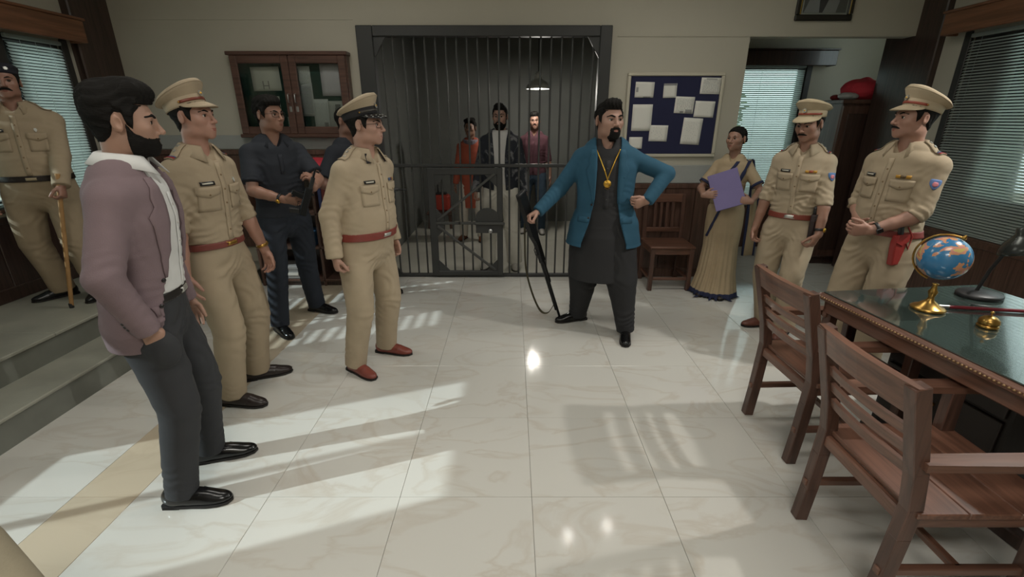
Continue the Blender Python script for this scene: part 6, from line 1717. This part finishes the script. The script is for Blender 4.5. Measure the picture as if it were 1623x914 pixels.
def spline(P_, n=6):
    out = []
    for i in range(len(P_) - 1):
        a, b, c, d = P_[max(i - 1, 0)], P_[i], P_[i + 1], P_[min(i + 2, len(P_) - 1)]
        for k in range(n):
            t = k / n; out.append(.5 * ((2 * b) + (c - a) * t + (2 * a - 5 * b + 4 * c - d) * t * t + (3 * b - a - 3 * c + d) * t ** 3))
    return out + [P_[-1]]
MB().tube(spline(sl), .011, 8, flat=.18).build('sling', mat('sling_web', srgb(74, 70, 52), .9), e)
# short gun of the bodyguard
def short_gun(p0, p1, side, label):
    g_ = empty('submachine_gun', label=label, cat='gun'); g_.matrix_local = basis(p0, p1, side)
    MB().rbox((-.018, -.03, .0), (.018, .028, .26), .006).build('receiver', M_gun, g_)
    MB().tube([(0, .008, .25), (0, .008, .44)], .009, 10).build('barrel', M_gun, g_)
    MB().tube([(0, .008, .25), (0, .008, .36)], .017, 10).build('handguard', M_black, g_)
    MB().rbox((-.013, -.15, .14), (.013, -.02, .185), .005, Matrix.Rotation(R(-8), 4, 'X')).build('magazine', M_gun, g_)
    MB().rbox((-.014, -.11, .015), (.014, -.02, .06), .006, Matrix.Rotation(R(12), 4, 'X')).build('grip', M_black, g_)
    MB().tube([(0, -.03, .065), (0, -.06, .07), (0, -.06, .11), (0, -.03, .115)], .003, 6).build('trigger_guard', M_gun, g_)
    MB().rbox((-.006, .028, .2), (.006, .05, .22), .002).build('rear_sight', M_gun, g_); MB().rbox((-.004, .018, .41), (.004, .046, .425), .002).build('front_sight', M_gun, g_)
    m = MB(); m.tube([(-.022, .02, .0), (-.022, .02, .2)], .005, 8); m.tube([(-.022, -.03, .0), (-.022, -.03, .2)], .005, 8); m.rbox((-.028, -.05, .19), (-.016, .035, .206), .004); m.build('folding_stock', M_gun, g_)
    g_.scale = (.82,) * 3
    return g_
short_gun((-1.50, 3.33, .97), (-1.365, 3.30, 1.28), (.3, -1, 0), 'short black gun held across the chest by the man in black')
short_gun((-1.27, 4.03, 1.055), (-.86, 4.10, 1.045), (0, 0, 1), 'black gun barrel poking out beside the senior officer')
# cane of the officer on the platform
A = PC.arms[-1]; hw_ = PC.W(A['W'] + A['f'] * .075 + A['p'] * .022)
b0 = Vector((-3.17, 3.12, .341)); dr = (hw_ - b0).normalized()
e = empty('cane', b0, label='light wooden cane held by the officer on the platform', cat='cane')
MB().tube([(0, 0, .004), dr * ((hw_ - b0).length * .5), dr * ((hw_ - b0).length + .14)], [.013, .0135, .014], 12).build('shaft', mat('cane_wood', srgb(166, 128, 82), .5, var=.15, vscale=20), e)
MB().lathe([(.0135, 0), (.015, .004), (.015, .03), (.0135, .034)], 12).build('ferrule', M_black, e)
# purple file of the woman
L0, L1 = PW.arms[1], PW.arms[-1]
h0 = PW.W(L0['W'] + L0['f'] * .10); h1 = PW.W(L1['W'] + L1['f'] * .10)
cen = Vector((1.865, 4.115, 1.04))
nrmv = Vector((-.46, -.86, .28)).normalized(); upv = Vector((-.22, .1, 1)); upv = (upv - nrmv * upv.dot(nrmv)).normalized(); upv = Matrix.Rotation(R(8), 3, nrmv) @ upv; xv = upv.cross(nrmv)
m4 = Matrix((xv, nrmv, upv)).transposed().to_4x4(); m4.translation = cen
e = empty('paper_file', label='purple card file held in front of the woman in the sari', cat='file'); e.matrix_local = m4
pf = mat('purple_card', srgb(122, 112, 158), .7, var=.05)
rb('front_cover', (-.12, .004, -.16), (.12, .007, .16), pf, e, .001); rb('back_cover', (-.122, -.007, -.162), (.122, -.004, .162), pf, e, .001); rb('papers', (-.115, -.0038, -.155), (.112, .0038, .155), mat('file_paper', WHITE, .9), e, .001)
rb('spine', (.120, -.007, -.162), (.124, .007, .162), pf, e, .001)
# cloth-covered seat corner at the lower left
o, V, Q = fmesh(F_sofa, 'covered_stool', mat('beige_cover', srgb(150, 140, 118), .8, var=.08, bump=.1, bscale=150))
o.location = (-1.37, .65, 0); o.rotation_euler = (0, 0, R(-30)); tag(o, 'square stool under a beige cloth cover at the lower left corner', 'stool')
